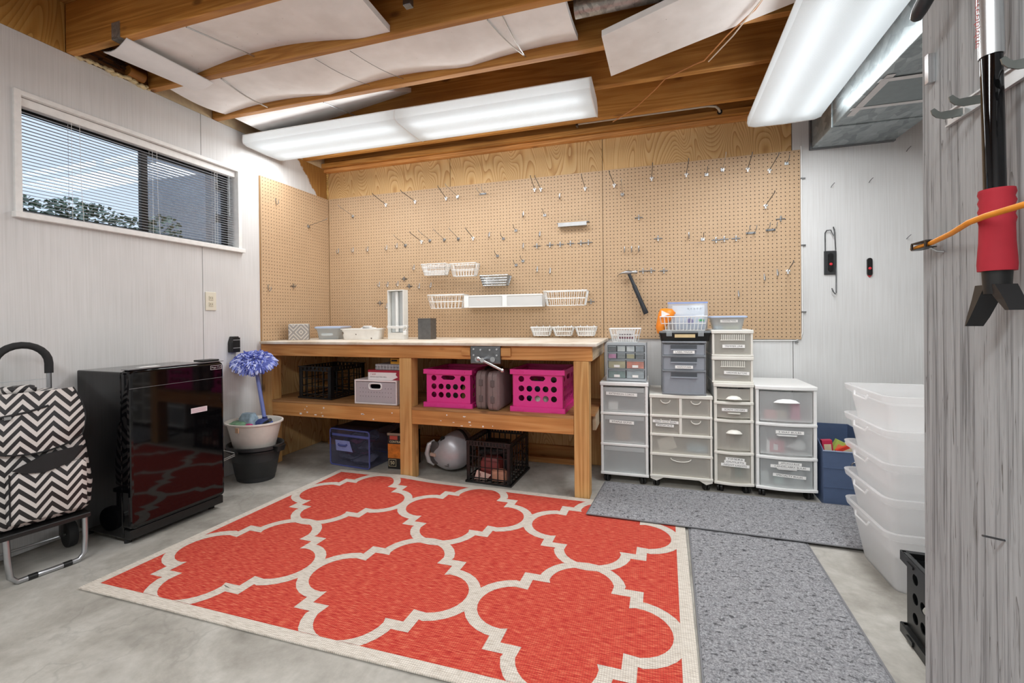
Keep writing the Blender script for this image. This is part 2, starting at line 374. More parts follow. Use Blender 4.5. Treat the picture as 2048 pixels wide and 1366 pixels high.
# --- ceiling: subfloor, joists, rim boards, top plates
ce = struct(MB().box(-.14, 5, -5, .12, 2.612, 2.64).obj('ceiling', wood('subfloor', '#b98a4c', '#9c6a30', '#6d4318', 0)))
JF = [-1.82, -1.447, -1.05, -.667, -.255, -2.23, -2.64, -3.05, -3.45, -3.86, -4.27, -4.68]
for yf in JF: MB().box(0, 4.9, yf - .04, yf, 2.373, 2.611).obj('joist', M_['joist'], ce, bevel=.003)
for y0, y1, m in ((-5, -1.861, 'rim'), (-1.819, -1.488, 'dark'), (-1.446, -1.091, 'beige'), (-1.049, 0, 'beige')):
    MB().box(-.04, -.001, y0, y1, 2.374, 2.611).obj('rim_board', M_[m], ce)
MB().box(-.09, -.041, -5, .1, 2.374, 2.611).obj('rim_board', M_['joist'], ce)  # added unseen backing, blocks sky light leaking between the rim boards
MB().box(.001, 4.9, -.075, .1, 2.374, 2.411).obj('top_plate', M_['pale' if 0 else 'joist'], ce, bevel=.002)
MB().box(.001, 4.9, -.035, .1, 2.413, 2.611).obj('rim_board', M_['joist'], ce)
MB().box(.0, 3.62, -.045, -.002, 2.345, 2.372).obj('trim_strip', M_['bench'], ce, bevel=.002)
# fractured wood and foam in the open bay
b = MB(); random.seed(3)
for i in range(26):
    y = -1.82 + i * .0135; r = random.uniform(.008, .018)
    b.lathe([(r * .3, -r * .7), (r, -r * .2), (r * .9, r * .4), (r * .2, r * .8)], 7, (random.uniform(.0, .012), y, 2.372 + random.uniform(0, .012)))
tag(b.obj('foam_bead', plain('#d8c79c', .9, var=.25), ce, smooth=60), 'lumpy yellowed foam sealant along the wall top')
b = MB()
for i in range(16):
    z = random.uniform(2.385, 2.5); y = random.uniform(-1.8, -1.55)
    b.box(0.0, .012, y, y + random.uniform(.03, .1), z, z + .004)
b.obj('splinter', plain('#2c1a0c', .9), ce)
MB().cyl((.02, -1.6, 2.42), (.02, -1.52, 2.415), .028, n=12).obj('pipe_stub', wood('stub', '#b57f3d', '#a06a2b', '#7c4a17', 1), ce, smooth=40)
# foam in the back corner
b = MB()
for i in range(14):
    z = 2.13 + i * .018; r = random.uniform(.007, .012)
    b.lathe([(r * .3, -r), (r, -r * .3), (r, r * .4), (r * .3, r)], 7, (.006, -.006, z))
b.obj('corner_sealant', plain('#d9b26a', .8, var=.2), wb, smooth=60)
# --- near partition of weathered painted plywood
def weathered():
    m, nt, p = nodes('weathered_painted_ply'); c = coords(nt, (45, 45, 1.1)); c2 = coords(nt)
    n0 = N(nt, 'ShaderNodeTexNoise', Scale=.9, Detail=2.0, Distortion=1.2); L(nt, c, n0.inputs[0])
    n1 = N(nt, 'ShaderNodeTexNoise', Scale=2.2, Detail=4.0, Roughness=.65, Distortion=.5); L(nt, c, n1.inputs[0])
    r = ramp(nt, n1.outputs[0], [(.38, '#7b7d7e'), (.46, '#9fa2a3'), (.6, '#adb0b1')])
    s = math_(nt, 'FRACT', math_(nt, 'MULTIPLY', n0.outputs[0], 9.0)); k = ramp(nt, s, [(.0, (1, 1, 1, 1)), (.14, (0, 0, 0, 1))])
    n3 = N(nt, 'ShaderNodeTexNoise', Scale=60.0, Detail=3.0); L(nt, coords(nt, (3, 3, .3)), n3.inputs[0])
    kk = math_(nt, 'MULTIPLY', k.outputs[0], ramp(nt, n3.outputs[0], [(.42, (0, 0, 0, 1)), (.58, (.9, .9, .9, 1))]).outputs[0])
    L(nt, mixc(nt, kk, r.outputs[0], '#55534f'), p.inputs['Base Color']); p.inputs['Roughness'].default_value = .7
    bump(nt, p, math_(nt, 'SUBTRACT', 1.0, kk), .35, .0015); return m
pt = struct(MB().box(3.275, 3.395, -5, -2.225, 0, 2.373).obj('wall_partition', M_['wallw']))
MB().box(3.258, 3.2745, -4.999, -2.215, .003, 2.372).obj('panel', weathered(), pt, bevel=.001)
# --- window: casing, dark sliding sashes, panes
wn = struct(bpy.data.objects.new('window_1', None)); C.objects.link(wn); wn.location = (0, 0, 0)
b = MB()
b.box(-.10, .012, WY0 - .022, WY0 + .004, WZ0 - .012, WZ1 + .022).box(-.10, .012, WY1 - .004, WY1 + .022, WZ0 - .012, WZ1 + .022).box(-.10, .012, WY0, WY1, WZ1 - .002, WZ1 + .02)
b.obj('window_casing', M_['white'], wn, bevel=.002)
MB().box(-.10, .03, WY0 - .03, WY1 + .035, WZ0 - .022, WZ0 + .006).obj('window_sill', M_['white'], wn, bevel=.003)
dk = plain('#33302e', .45, .3)
b = MB()
for y0, y1, x in ((WY0, -1.44, -.088), (-1.47, WY1, -.10)):
    b.box(x - .012, x + .012, y0, y0 + .035, WZ0, WZ1).box(x - .012, x + .012, y1 - .035, y1, WZ0, WZ1).box(x - .012, x + .012, y0, y1, WZ0, WZ0 + .035).box(x - .012, x + .012, y0, y1, WZ1 - .05, WZ1)
b.obj('window_sash', dk, wn, bevel=.002)
gm, gnt, gp = nodes('window_glass'); gtr = gnt.nodes.new('ShaderNodeBsdfTransparent'); gtr.inputs[0].default_value = (.93, .95, .97, 1)
ggl = N(gnt, 'ShaderNodeBsdfGlossy', Roughness=.02); gfr = N(gnt, 'ShaderNodeFresnel', IOR=1.5); gmx = gnt.nodes.new('ShaderNodeMixShader')
L(gnt, gfr.outputs[0], gmx.inputs[0]); L(gnt, gtr.outputs[0], gmx.inputs[1]); L(gnt, ggl.outputs[0], gmx.inputs[2]); L(gnt, gmx.outputs[0], gnt.nodes['Material Output'].inputs[0])
MB().box(-.090, -.087, WY0 + .03, -1.47, WZ0 + .03, WZ1 - .045).obj('pane', gm, wn)
MB().box(-.102, -.099, -1.44, WY1 - .03, WZ0 + .03, WZ1 - .045).obj('pane', gm, wn)
# --- venetian blind
bl = thing('window_blind', 'white horizontal mini blind with tilt wand in the high window', 'blind', (-.035, 0, WZ0))
HZ = WZ1 - WZ0
MB().box(-.018, .022, WY0 + .006, WY1 - .006, HZ - .042, HZ - .004).obj('headrail', M_['white'], bl, bevel=.002)
sl = MB(); yA, yB = WY0 + .008, WY1 - .008
sl.add([(-.0115, yA, .0004), (-.005, yA, .0010), (.005, yA, .0002), (.0115, yA, -.0024), (-.0115, yB, .0004), (-.005, yB, .0010), (.005, yB, .0002), (.0115, yB, -.0024)],
       [(0, 1, 5, 4), (1, 2, 6, 5), (2, 3, 7, 6)])
s0 = sl.obj('slat', plain('#e3e5e8', .35, var=.02), bl, smooth=60)
s0.location = (0, 0, .02); zz = .02
while zz < HZ - .065:
    zz += .0158; s = s0.copy(); C.objects.link(s); s.parent = bl; s.location = (0, 0, zz)
MB().box(-.011, .011, yA, yB, .005, .014).obj('bottom_rail', M_['white'], bl, bevel=.001)
for yy in (-1.83, -1.45, -1.06, -1.045):
    b = MB().cyl((.0135, yy, .01), (.0135, yy, HZ - .04), .0008, n=4); b.cyl((-.0135, yy, .01), (-.0135, yy, HZ - .04), .0008, n=4)
    b.obj('ladder_cord', M_['white'], bl)
for yy in (-1.80, -1.43): MB().tube([(.02, yy, HZ - .04), (.021, yy + .003, .2), (.02, yy + .012, .02), (.022, yy + .02, -.0)], .001, 5).obj('lift_cord', M_['white'], bl)
MB().tube([(.024, -.965, HZ - .04), (.024, -.963, .22)], .0022, 6).obj('tilt_wand', M_['clear'], bl)
# --- outside the window
struct(MB().box(-9, -.15, -9, 5, 1.0, 1.2).obj('ground', plain('#8f9298', .9, var=.2)))
struct(MB().box(-.95, -.14, -5, 1, 2.36, 2.42).obj('eaves', plain('#3a3c42', .7)))
hd = thing('hedge', 'dark green leafy hedge seen through the window blind', 'hedge', (-2.3, -.12, .98))
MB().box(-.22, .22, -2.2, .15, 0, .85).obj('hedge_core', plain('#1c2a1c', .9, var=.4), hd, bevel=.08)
b = MB(); random.seed(11)
for i in range(3400):
    y = random.uniform(-2.3, .3); x = random.uniform(.12, .32); z = random.uniform(.55, 1.12) + .04 * math.sin(y * 9)
    c = Vector((x, y, z)); a = Vector((random.uniform(-1, 1), random.uniform(-1, 1), random.uniform(-.4, 1))).normalized(); t = a.orthogonal().normalized()
    l, wd = random.uniform(.035, .07), random.uniform(.012, .022)
    b.add([c - a * l * .5, c + t * wd, c + a * l * .5, c - t * wd], [(0, 1, 2, 3)], random.choice((0, 0, 1)))
tag(b.obj('foliage', [plain('#3c5a38', .4, var=.4), plain('#a8bcae', .35, var=.3)], hd), kind='stuff')
pg = thing('patio_cover', 'pale grey timber patio cover outside the window', 'patio cover', (-1.9, 1.35, 1.2))
for z in (.62, .95, 1.3): MB().box(-.04, .04, -.9, 2.2, z, z + .09).obj('beam', plain('#c5c8cf', .7, var=.15), pg)
MB().box(-.04, .04, -.95, -.83, 0, 1.5).obj('post', plain('#8d9098', .7, var=.2), pg)
MB().box(-.6, -.55, -1.25, 2.2, .0, 1.9).obj('back_screen', plain('#a9adb6', .8, var=.2), pg)
# --- pegboards
pm = pegboard_mat(0); pmy = pegboard_mat(1)
for x0, x1, lab in ((.022, 2.405, 'long brown pegboard above the workbench, full of hooks and wire baskets'), (2.408, 3.662, 'square brown pegboard with the hammer, above the plastic drawers')):
    tag(MB().box(x0, x1, -.010, -.0005, .893, 2.116).obj('pegboard', pm, bevel=.001), lab, 'pegboard')
pl = thing('pegboard', 'narrow pegboard on the side wall at the bench end', 'pegboard', (0, 0, 0))
MB().box(.010, .018, -.733, -.011, .9, 2.112).obj('board', pmy, pl, bevel=.001)
for y in (-.733, -.36, -.05): MB().box(.001, .0098, y, y + .03, .9, 2.112).obj('batten', M_['leg'], pl)
# ================================================================== fluorescent fittings
def lens_mat():
    m, nt, p = nodes('prismatic_lens'); p.inputs['Base Color'].default_value = (.9, .92, .93, 1); p.inputs['Roughness'].default_value = .18
    tl = nt.nodes.new('ShaderNodeBsdfTranslucent'); tl.inputs[0].default_value = (.93, .96, .97, 1)
    wv = N(nt, 'ShaderNodeTexWave', Scale=60.0, bands_direction='X'); L(nt, coords(nt), wv.inputs[0]); bump(nt, p, wv.outputs[1], .5, .001)
    bb = nt.nodes.new('ShaderNodeBump'); bb.inputs['Strength'].default_value = .35; bb.inputs['Distance'].default_value = .0015; L(nt, wv.outputs[1], bb.inputs['Height']); L(nt, bb.outputs[0], tl.inputs['Normal'])
    a = nt.nodes.new('ShaderNodeMixShader'); a.inputs[0].default_value = .86; L(nt, p.outputs[0], a.inputs[1]); L(nt, tl.outputs[0], a.inputs[2])
    L(nt, a.outputs[0], nt.nodes['Material Output'].inputs[0]); return m
LENS = lens_mat(); TUBE = emit('lit_tube', '#f6fbff', TUBE_L); HOUS = plain('#f3f4f4', .35, var=.01)
def fitting(label, loc, rz, Lg, power):
    t = thing('fluorescent_fitting', label, 'ceiling light', loc, rz)
    h = Lg / 2
    MB().prism([(-.13, 0), (.13, 0), (.15, -.012), (.184, -.03), (.184, -.034), (-.184, -.034), (-.184, -.03), (-.15, -.012)], -h, h, 'yz').obj('housing', HOUS, t)
    for x0, x1 in ((-h + .006, -.003), (.003, h - .006)):
        pr = [(-.184, -.036), (-.188, -.07), (-.182, -.088), (-.15, -.098), (0, -.102), (.15, -.098), (.182, -.088), (.188, -.07), (.184, -.036)]
        b = MB(); k = len(pr)
        b.add([(x, y, z) for x in (x0, x1) for y, z in pr], [(i, i + 1, k + i + 1, k + i) for i in range(k - 1)])
        b.obj('lens', LENS, t, smooth=50)
    for x in (-h, -.003, h - .006):
        MB().prism([(-.186, -.033), (-.190, -.07), (-.184, -.09), (-.15, -.1005), (0, -.1045), (.15, -.1005), (.184, -.09), (.190, -.07), (.186, -.033)], x, x + .006, 'yz').obj('end_cap', HOUS, t)
    for sx in (-1, 1):
        for y in (-.085, .085): MB().cyl((sx * h * .5 - h * .45, y, -.055), (sx * h * .5 + h * .45, y, -.055), .0127, n=10).obj('tube', TUBE, t, smooth=40)
    for sx in (-1, 1):
        ld = bpy.data.lights.new('tube_light', 'AREA'); ld.shape = 'RECTANGLE'; ld.size = h * .92; ld.size_y = .3; ld.energy = power * .36; ld.color = (.95, .98, 1); ld.spread = PI
        lo = bpy.data.objects.new('tube_light', ld); C.objects.link(lo); lo.parent = t; lo.location = (sx * h * .5, 0, -.109)
        for sy in (-1, 1):
            ld = bpy.data.lights.new('side_glow', 'AREA'); ld.shape = 'RECTANGLE'; ld.size = h * .92; ld.size_y = .045; ld.energy = power * .03; ld.color = (.95, .98, 1)
            lo = bpy.data.objects.new('side_glow', ld); C.objects.link(lo); lo.parent = t; lo.location = (sx * h * .5, sy * .193, -.062); lo.rotation_euler = (sy * PI / 2, 0, 0)
    return t
fitting('long twin fluorescent fitting running parallel to the pegboard', (1.232, -.705, 2.3725), .003, 2.40, FIX_POWER * .82)
fitting('twin fluorescent fitting running alongside the metal duct', (3.4375, -1.59, 2.252), PI / 2 - .03, 2.40, FIX_POWER * 1.2)
fitting('added twin fluorescent fitting, out of view, that evens out the room light', (2.0, -3.7, 2.3725), 0, 2.40, FIX_POWER * 1.9)  # added lamp out of view, brighter than the others to even the light
# hanger rods of the lower fitting
hk = thing('hanger_rod', 'thin steel rods hanging the fitting beside the duct', 'hanger', (3.4375, -1.59, 2.2535))
for y in (-.9, .523): MB().cyl((0, y + .0, 0), (0, y, .1195), .003, n=6).obj('rod', M_['steel'], hk)
# ================================================================== duct
du = thing('air_duct', 'galvanized rectangular air duct below the joists', 'duct', (0, 0, 0))
MB().box(3.72, 4.16, -4.9, -.03, 2.108, 2.37).obj('duct_body', M_['galv'], du, bevel=.004)
MB().box(3.712, 4.165, -.03, -.001, 2.104, 2.372).obj('wall_collar', M_['steeld'], du, bevel=.003)
for y in (-.36, -1.45): MB().box(3.714, 4.164, y - .012, y + .012, 2.102, 2.372).obj('seam', M_['galv'], du, bevel=.003)
for i, (x0, x1, y0, y1) in enumerate(((3.742, 3.775, -.93, -.50), (3.73, 4.10, -.605, -.575), (3.73, 4.10, -.90, -.868), (4.06, 4.09, -.92, -.53))):
    tz = 2.1065 - .0011 * (i + 1); MB().box(x0, x1, y0, y1, tz, tz + .001).obj('tape_strip', M_['tape'], du)
MB().box(3.765, 4.07, -.88, -.59, 2.1066, 2.1079).obj('patch_plate', plain('#7f8a8c', .45, .3), du)
# ================================================================== foam boards between the joists
foam = None
def foam_mat():
    m, nt, p = nodes('white_foam_board'); c = coords(nt)
    n = N(nt, 'ShaderNodeTexNoise', Scale=9.0, Detail=4.0); L(nt, c, n.inputs[0]); r = ramp(nt, n.outputs[0], [(.3, '#ece9e6'), (.7, '#f8f6f4')])
    v = N(nt, 'ShaderNodeTexVoronoi', Scale=22.0); L(nt, c, v.inputs[0]); k = ramp(nt, v.outputs['Distance'], [(.045, (1, 1, 1, 1)), (.075, (0, 0, 0, 1))])
    n2 = N(nt, 'ShaderNodeTexNoise', Scale=5.0); L(nt, c, n2.inputs[0]); k2 = ramp(nt, n2.outputs[0], [(.45, (0, 0, 0, 1)), (.6, (.6, .6, .6, 1))])
    L(nt, mixc(nt, math_(nt, 'MULTIPLY', k.outputs[0], k2.outputs[0]), r.outputs[0], '#8c8078'), p.inputs['Base Color']); p.inputs['Roughness'].default_value = .75; return m
FOAM = foam_mat()
def sheet(name, label, x0, x1, y0, y1, zf, t=.03, nx=28, ny=8, cat='insulation'):
    b = MB(); top = []; bot = []
    for i in range(nx + 1):
        for j in range(ny + 1):
            u, v = i / nx, j / ny; x = x0 + (x1 - x0) * u; y = y0 + (y1 - y0) * v; z = zf(u, v); bot.append((x, y, z)); top.append((x, y, z + t))
    k = len(bot); q = ny + 1; fs = []
    for i in range(nx):
        for j in range(ny):
            a, c, d, e = i * q + j, (i + 1) * q + j, (i + 1) * q + j + 1, i * q + j + 1; fs += [(a, c, d, e), (k + e, k + d, k + c, k + a)]
    for i in range(nx):
        for j in (0, ny): a, c = i * q + j, (i + 1) * q + j; fs.append((a, c, k + c, k + a))
    for j in range(ny):
        for i in (0, nx): a, c = i * q + j, i * q + j + 1; fs.append((a, c, k + c, k + a))
    return tag(b.add(bot + top, fs).obj(name, FOAM, smooth=35), label, cat, 'foam boards tucked between the joists')
S3 = lambda a: math.sin(PI * a)
sheet('foam_board', 'white foam insulation board beside the torn corner flap', .30, 1.585, -1.818, -1.489, lambda u, v: 2.385 + .055 * S3(min(1, u * 1.15)) * v + .012 * (1 - v))
sheet('foam_board', 'longest white foam insulation board, wires bowed beneath it', .115, 2.40, -1.445, -1.092, lambda u, v: 2.378 + .03 * abs(math.sin(2.6 * PI * u + .25)) * v + .02 * v * u - .016 * S3(v) * (.4 + .6 * abs(math.cos(2.6 * PI * u))))
sheet('foam_board', 'white foam insulation board dipping just before the long light', .13, 1.25, -1.048, -.71, lambda u, v: 2.376 + .15 * u * v + .005)
# the loose tilted board
lb = MB().prism([(.025, .361), (.012, 0), (1.15, -.497), (1.163, -.136)], 0, .03).obj('foam_board', FOAM, bevel=.002); tag(lb, 'loose white foam board hanging askew under the joists', 'insulation')
lb.location = (2.515, -1.215, 2.342)
# torn flap at the corner + grey tape
fp = []
b = MB(); A, B_, n = Vector((.235, -1.84, 2.368)), Vector((.30, -1.44, 2.352)), 10
for i in range(n + 1):
    p = A.lerp(B_, i / n)
    for j in range(7):
        v = j / 6; fp.append((p.x + v * .155 + (.02 * (1 - i / n)) * v, p.y - .01 * v, p.z + (-.022 * S3(v) - .02 * (1 - v) ** 2) * (1.3 - i / n * .7) + .0))
b.add(fp + [(x, y, z + .004) for x, y, z in fp], [(i * 7 + j, (i + 1) * 7 + j, (i + 1) * 7 + j + 1, i * 7 + j + 1) for i in range(n) for j in range(6)] + [(77 + i * 7 + j + 1, 77 + (i + 1) * 7 + j + 1, 77 + (i + 1) * 7 + j, 77 + i * 7 + j) for i in range(n) for j in range(6)])
fl_ = tag(b.obj('vinyl_flap', plain('#f0efee', .35, var=.02), smooth=60), 'glossy white torn flap hanging at the corner of the joists', 'flap')
tp = thing('duct_tape', 'grey duct tape holding the white flap to the joist', 'tape', (.36, -1.86, 2.373))
MB().box(-.03, .025, -.0025, -.0005, .0, .075).obj('tape_face', M_['galvp'], tp); MB().box(-.03, .03, -.002, .035, -.003, -.0008).obj('tape_fold', M_['galvp'], tp)
# support wires
def wire(label, pts, r=.003, m='steel', grp='wires holding the foam boards'):
    tag(MB().tube(pts, r, 6).obj('support_wire', M_[m], smooth=60), label, 'wire', grp)
def bow(x0, x1, y0, y1, z0, z1, sag, k=8):
    return [(x0 + (x1 - x0) * i / k, y0 + (y1 - y0) * i / k, z0 + (z1 - z0) * i / k - sag * S3(i / k)) for i in range(k + 1)]
wire('straight steel wire under the shortest foam board', bow(.74, .78, -1.815, -1.49, 2.377, 2.418, .0), .004)
wire('pale steel wire bowed under the long foam board near the left wall', bow(.50, .46, -1.443, -1.094, 2.374, 2.38, .014), .004)
wire('thin dark wire bowed under the middle of the long foam board', bow(1.12, 1.20, -1.443, -1.094, 2.37, 2.395, .012), .0013, 'steeld')
wire('second thin dark wire under the middle of the long foam board', bow(1.33, 1.42, -1.443, -1.094, 2.37, 2.395, .012), .0013, 'steeld')
wire('doubled wire loop under the end of the long foam board', bow(2.05, 2.13, -1.443, -1.094, 2.374, 2.39, .012) + bow(2.13, 2.12, -1.094, -1.443, 2.39, 2.378, .01), .003)
wire('steel wire below the foam board that dips before the light', bow(.84, .86, -1.046, -.71, 2.374, 2.42, .0), .0035)
# joist clip, conduit, pipe, orange wire
pk = thing('conduit_stub', 'short galvanized conduit stub poking below the joist face', 'conduit', (1.72, -1.72, 2.40))
MB().tube([(.0, -.1, .12), (.02, .03, .05), (.04, .09, .0)], .012, 8).obj('tube_body', M_['galvp'], pk, smooth=50); MB().box(.025, .06, .075, .105, -.03, .004).obj('clip', M_['steeld'], pk, bevel=.002)
gp_ = MB().cyl((2.415, -1.28, 2.455), (4.2, -1.28, 2.455), .045, n=20).obj('steel_pipe', M_['galvp'], smooth=40); tag(gp_, 'thick galvanized pipe lying between the joists', 'pipe')
cn = thing('conduit', 'thin pale conduit running along the joist above the pegboard', 'conduit', (0, 0, 0))
MB().tube([(2.25, -.13, 2.425), (2.9, -.13, 2.425), (3.10, -.13, 2.425), (3.15, -.125, 2.418), (3.17, -.11, 2.405), (3.18, -.082, 2.397)], .008, 8).obj('tube_body', plain('#c9bfae', .4, .3), cn, smooth=60)
MB().cyl((3.18, -.084, 2.397), (3.181, -.076, 2.3965), .016, n=12).obj('hole_grommet', M_['black'], cn)
MB().box(2.236, 2.252, -.15, -.11, 2.405, 2.445).obj('coupling', M_['steeld'], cn, bevel=.002)
ow = tag(MB().tube([(3.18, -1.30, 2.325), (3.16, -1.225, 2.325), (3.08, -1.07, 2.33), (3.0, -.88, 2.33), (2.965, -.80, 2.362), (2.82, -.69, 2.365), (2.77, -.6, 2.36), (2.66, -.42, 2.355), (2.5, -.22, 2.368)], .0035, 6).obj('electrical_cable', plain('#c98a55', .5), smooth=60), 'loose orange cable draped under the joists', 'cable')
tag(MB().tube([(3.175, -1.30, 2.320), (3.15, -1.225, 2.320), (3.10, -1.07, 2.32), (3.02, -.88, 2.322)], .0035, 6).obj('electrical_cable', plain('#d9c9b8', .5), smooth=60), 'short pale cable beside the orange cable on the loose foam board', 'cable')
# ================================================================== workbench
wbn = thing('workbench', 'long wooden workbench with a lower shelf under the pegboard', 'workbench', (0, 0, 0))
def pale_top():
    m, nt, p = nodes('worn_bench_top'); c = coords(nt); n = N(nt, 'ShaderNodeTexNoise', Scale=5.0, Detail=7.0, Roughness=.65); L(nt, c, n.inputs[0])
    r = ramp(nt, n.outputs[0], [(.3, '#bba78d'), (.5, '#d9cdbc'), (.7, '#e8e1d6')]); L(nt, r.outputs[0], p.inputs['Base Color']); p.inputs['Roughness'].default_value = .6; bump(nt, p, n.outputs[0], .2, .001); return m
MB().box(.02, 2.44, -.765, -.012, .880, .899).obj('bench_top', pale_top(), wbn, bevel=.004)
MB().box(.004, 2.41, -.735, -.697, .795, .879).obj('apron', M_['bench'], wbn, bevel=.003)
MB().box(.01, 2.41, -.06, -.022, .795, .879).obj('apron', M_['bench'], wbn, bevel=.003)
MB().box(2.372, 2.410, -.696, -.061, .795, .879).obj('apron', M_['pale'], wbn, bevel=.003)
for x in (.012, 1.152, 2.302):
    MB().box(x, x + .089, -.735, -.646, 0, .794).obj('leg', M_['leg'], wbn, bevel=.004)
    MB().box(x, x + .089, -.12, -.031, 0, .794).obj('leg', M_['leg'], wbn, bevel=.004)
for x0, x1 in ((.102, 1.151), (1.242, 2.301)): MB().box(x0, x1, -.735, -.697, .366, .459).obj('shelf_rail', M_['bench'], wbn, bevel=.003)
MB().box(2.392, 2.414, -.60, -.05, .366, .459).obj('shelf_rail', M_['pale'], wbn, bevel=.003)
MB().box(.10, 2.301, -.13, -.121, .366, .459).obj('shelf_rail', M_['bench'], wbn)
for x0, x1 in ((.012, 1.196), (1.199, 2.414)): MB().box(x0, x1, -.645, -.125, .460, .475).obj('shelf_board', M_['shelf'], wbn)
for x0, x1 in ((.102, 1.151), (1.242, 2.301)): MB().box(x0, x1, -.737, -.6455, .460, .475).obj('shelf_board', M_['shelf'], wbn)
MB().box(.002, .0095, -.63, -.03, .002, .79).obj('end_panel', M_['ply'], wbn)
b = MB(); random.seed(9)
for i in range(22):
    x = random.choice((random.gauss(.5, .1), random.gauss(.95, .09), random.gauss(1.55, .09))); z = random.uniform(.372, .44); w_ = random.uniform(.004, .02)
    if .11 < x < 1.14 or 1.25 < x < 2.29: b.box(x, x + w_, -.7362, -.7352, z, z + random.uniform(.003, .012))
b.obj('paint_fleck', plain('#e6e1da', .7), wbn)
# floor plates by the wall
for i, (y0, y1, z0, z1, lab) in enumerate(((-.030, -.002, 0, .09, 'flat lumber board on edge along the wall under the bench'), (-.165, -.1215, .0, .038, 'lumber plate lying flat on the floor behind the bench legs'))):
    o = MB().box(.11 if i else .02, 2.29 if i else 2.42, y0, y1, z0, z1).obj('lumber_board', M_['bench'], bevel=.002); tag(o, lab, 'lumber')
for x in (1.147,): pass
vz = thing('bench_vise', 'dark steel bench vise with chrome handle on the bench front', 'vise', (1.765, -.736, .868))
MB().box(-.098, .098, -.022, -.0005, -.098, .0105).obj('jaw_plate', M_['steeld'], vz, bevel=.004)
MB().box(.099, .16, -.018, -.0005, -.05, .0).obj('wood_block', M_['bench'], vz, bevel=.002)
MB().box(-.16, -.101, -.018, -.0005, -.05, .0).obj('wood_block', M_['bench'], vz, bevel=.002)
for x in (-.05, .05): MB().cyl((x, -.03, -.07), (x, -.02, -.07), .016, n=16).obj('guide_boss', M_['steel'], vz, smooth=40)
for x, z in ((-.075, -.008), (-.03, -.012), (.03, -.012), (.075, -.008), (-.075, -.045), (.075, -.045)): MB().cyl((x, -.026, z), (x, -.0215, z), .006, n=10).obj('bolt', M_['chrome'], vz)
MB().cyl((0, -.075, -.07), (0, -.021, -.07), .014, n=16).obj('screw', M_['chrome'], vz, smooth=40)
MB().tube([(-.03, -.062, -.062), (.13, -.085, -.128)], .008, 10).obj('handle_bar', M_['chrome'], vz, smooth=40)
for p in ((-.03, -.062, -.062), (.13, -.085, -.128)): MB().lathe([(.004, -.012), (.011, -.007), (.011, .007), (.004, .012)], 12, p).obj('handle_knob', M_['chrome'], vz, smooth=60)
# ---------------- on the bench
TZ = .8995
def ikat():
    m, nt, p = nodes('ikat_pattern'); c = coords(nt); sp = N(nt, 'ShaderNodeSeparateXYZ'); L(nt, c, sp.inputs[0])
    a = math_(nt, 'ABSOLUTE', math_(nt, 'SUBTRACT', math_(nt, 'FRACT', math_(nt, 'MULTIPLY', math_(nt, 'ADD', sp.outputs[0], sp.outputs[1]), 9.5)), .5))
    d = math_(nt, 'ABSOLUTE', math_(nt, 'SUBTRACT', math_(nt, 'FRACT', math_(nt, 'MULTIPLY', sp.outputs[2], 8.5)), .5))
    s = math_(nt, 'FRACT', math_(nt, 'MULTIPLY', math_(nt, 'ADD', a, d), 4.0)); r = ramp(nt, s, [(.3, '#9a9490'), (.45, '#d2cdc6'), (.7, '#b5a796'), (.85, '#8e8a88')])
    L(nt, r.outputs[0], p.inputs['Base Color']); p.inputs['Roughness'].default_value = .7; return m
t = thing('storage_cube', 'grey patterned fabric cube box at the end of the bench', 'box', (.135, -.50, TZ), math.radians(38))
MB().box(-.07, .07, -.07, .07, 0, .118).obj('box_body', ikat(), t, bevel=.003); MB().box(-.066, .066, -.066, .066, .1185, .122).obj('box_rim', M_['cream'], t)
def tub(mb, x0, x1, y0, y1, z0, z1, flare=.015, r=.02, t=.002, rim=.008):
    o = [rrect(x0 + flare, x1 - flare, y0 + flare, y1 - flare, z0, r), rrect(x0, x1, y0, y1, z1 - .008, r + flare * .5), rrect(x0 - rim, x1 + rim, y0 - rim, y1 + rim, z1 - .007, r + flare * .5), rrect(x0 - rim, x1 + rim, y0 - rim, y1 + rim, z1, r + flare * .5),
         rrect(x0 + t, x1 - t, y0 + t, y1 - t, z1, r + flare * .5), rrect(x0 + flare + t, x1 - flare - t, y0 + flare + t, y1 - flare - t, z0 + t, r)]
    return mb.loft(o)
t = thing('shoebox_tub', 'clear plastic shoebox with pale blue lid on the bench', 'storage box', (.30, -.31, TZ), math.radians(22))
tub(MB(), -.09, .09, -.15, .15, 0, .085).obj('tub', M_['clear'], t, smooth=40)
MB().loft([rrect(-.1, .1, -.16, .16, .0855, .02), rrect(-.102, .102, -.162, .162, .096, .02), rrect(-.09, .09, -.15, .15, .1, .02)]).obj('lid', plain('#b9cbe8', .3, var=.02), t, smooth=40)
b = MB().box(-.05, .035, -.139, -.1385, .03, .048); b.obj('label_strip', M_['paper'], t)
t = thing('takeout_tray', 'creased white lidless tray with crumpled tissue beside the shoebox', 'tray', (.63, -.37, TZ), math.radians(16))
tub(MB(), -.15, .14, -.09, .09, 0, .082, .012, .03).obj('tray_body', plain('#edebe6', .35, var=.05), t, smooth=40)
b = MB()
for i in range(7): b.box(random.uniform(-.02, .03), random.uniform(.04, .08), -.02, .02 + .004 * i, .06 + .004 * i, .0625 + .008 * i, M=Matrix.Rotation(random.uniform(-.5, .5), 4, 'Y'))
b.obj('tissue', M_['paper'], t)
for x, z in ((-.035, .045), (-.135, .05), (.08, .014)): MB().lathe([(.001, -.012), (.008, -.004), (.006, .006), (.001, .012)], 9, (x, -.0885 + .012 * (1 - z / .08), z), sy=.25).obj('dark_mark', plain('#6f675c', .6, var=.3), t, smooth=60)  # small darker marks on the tray side
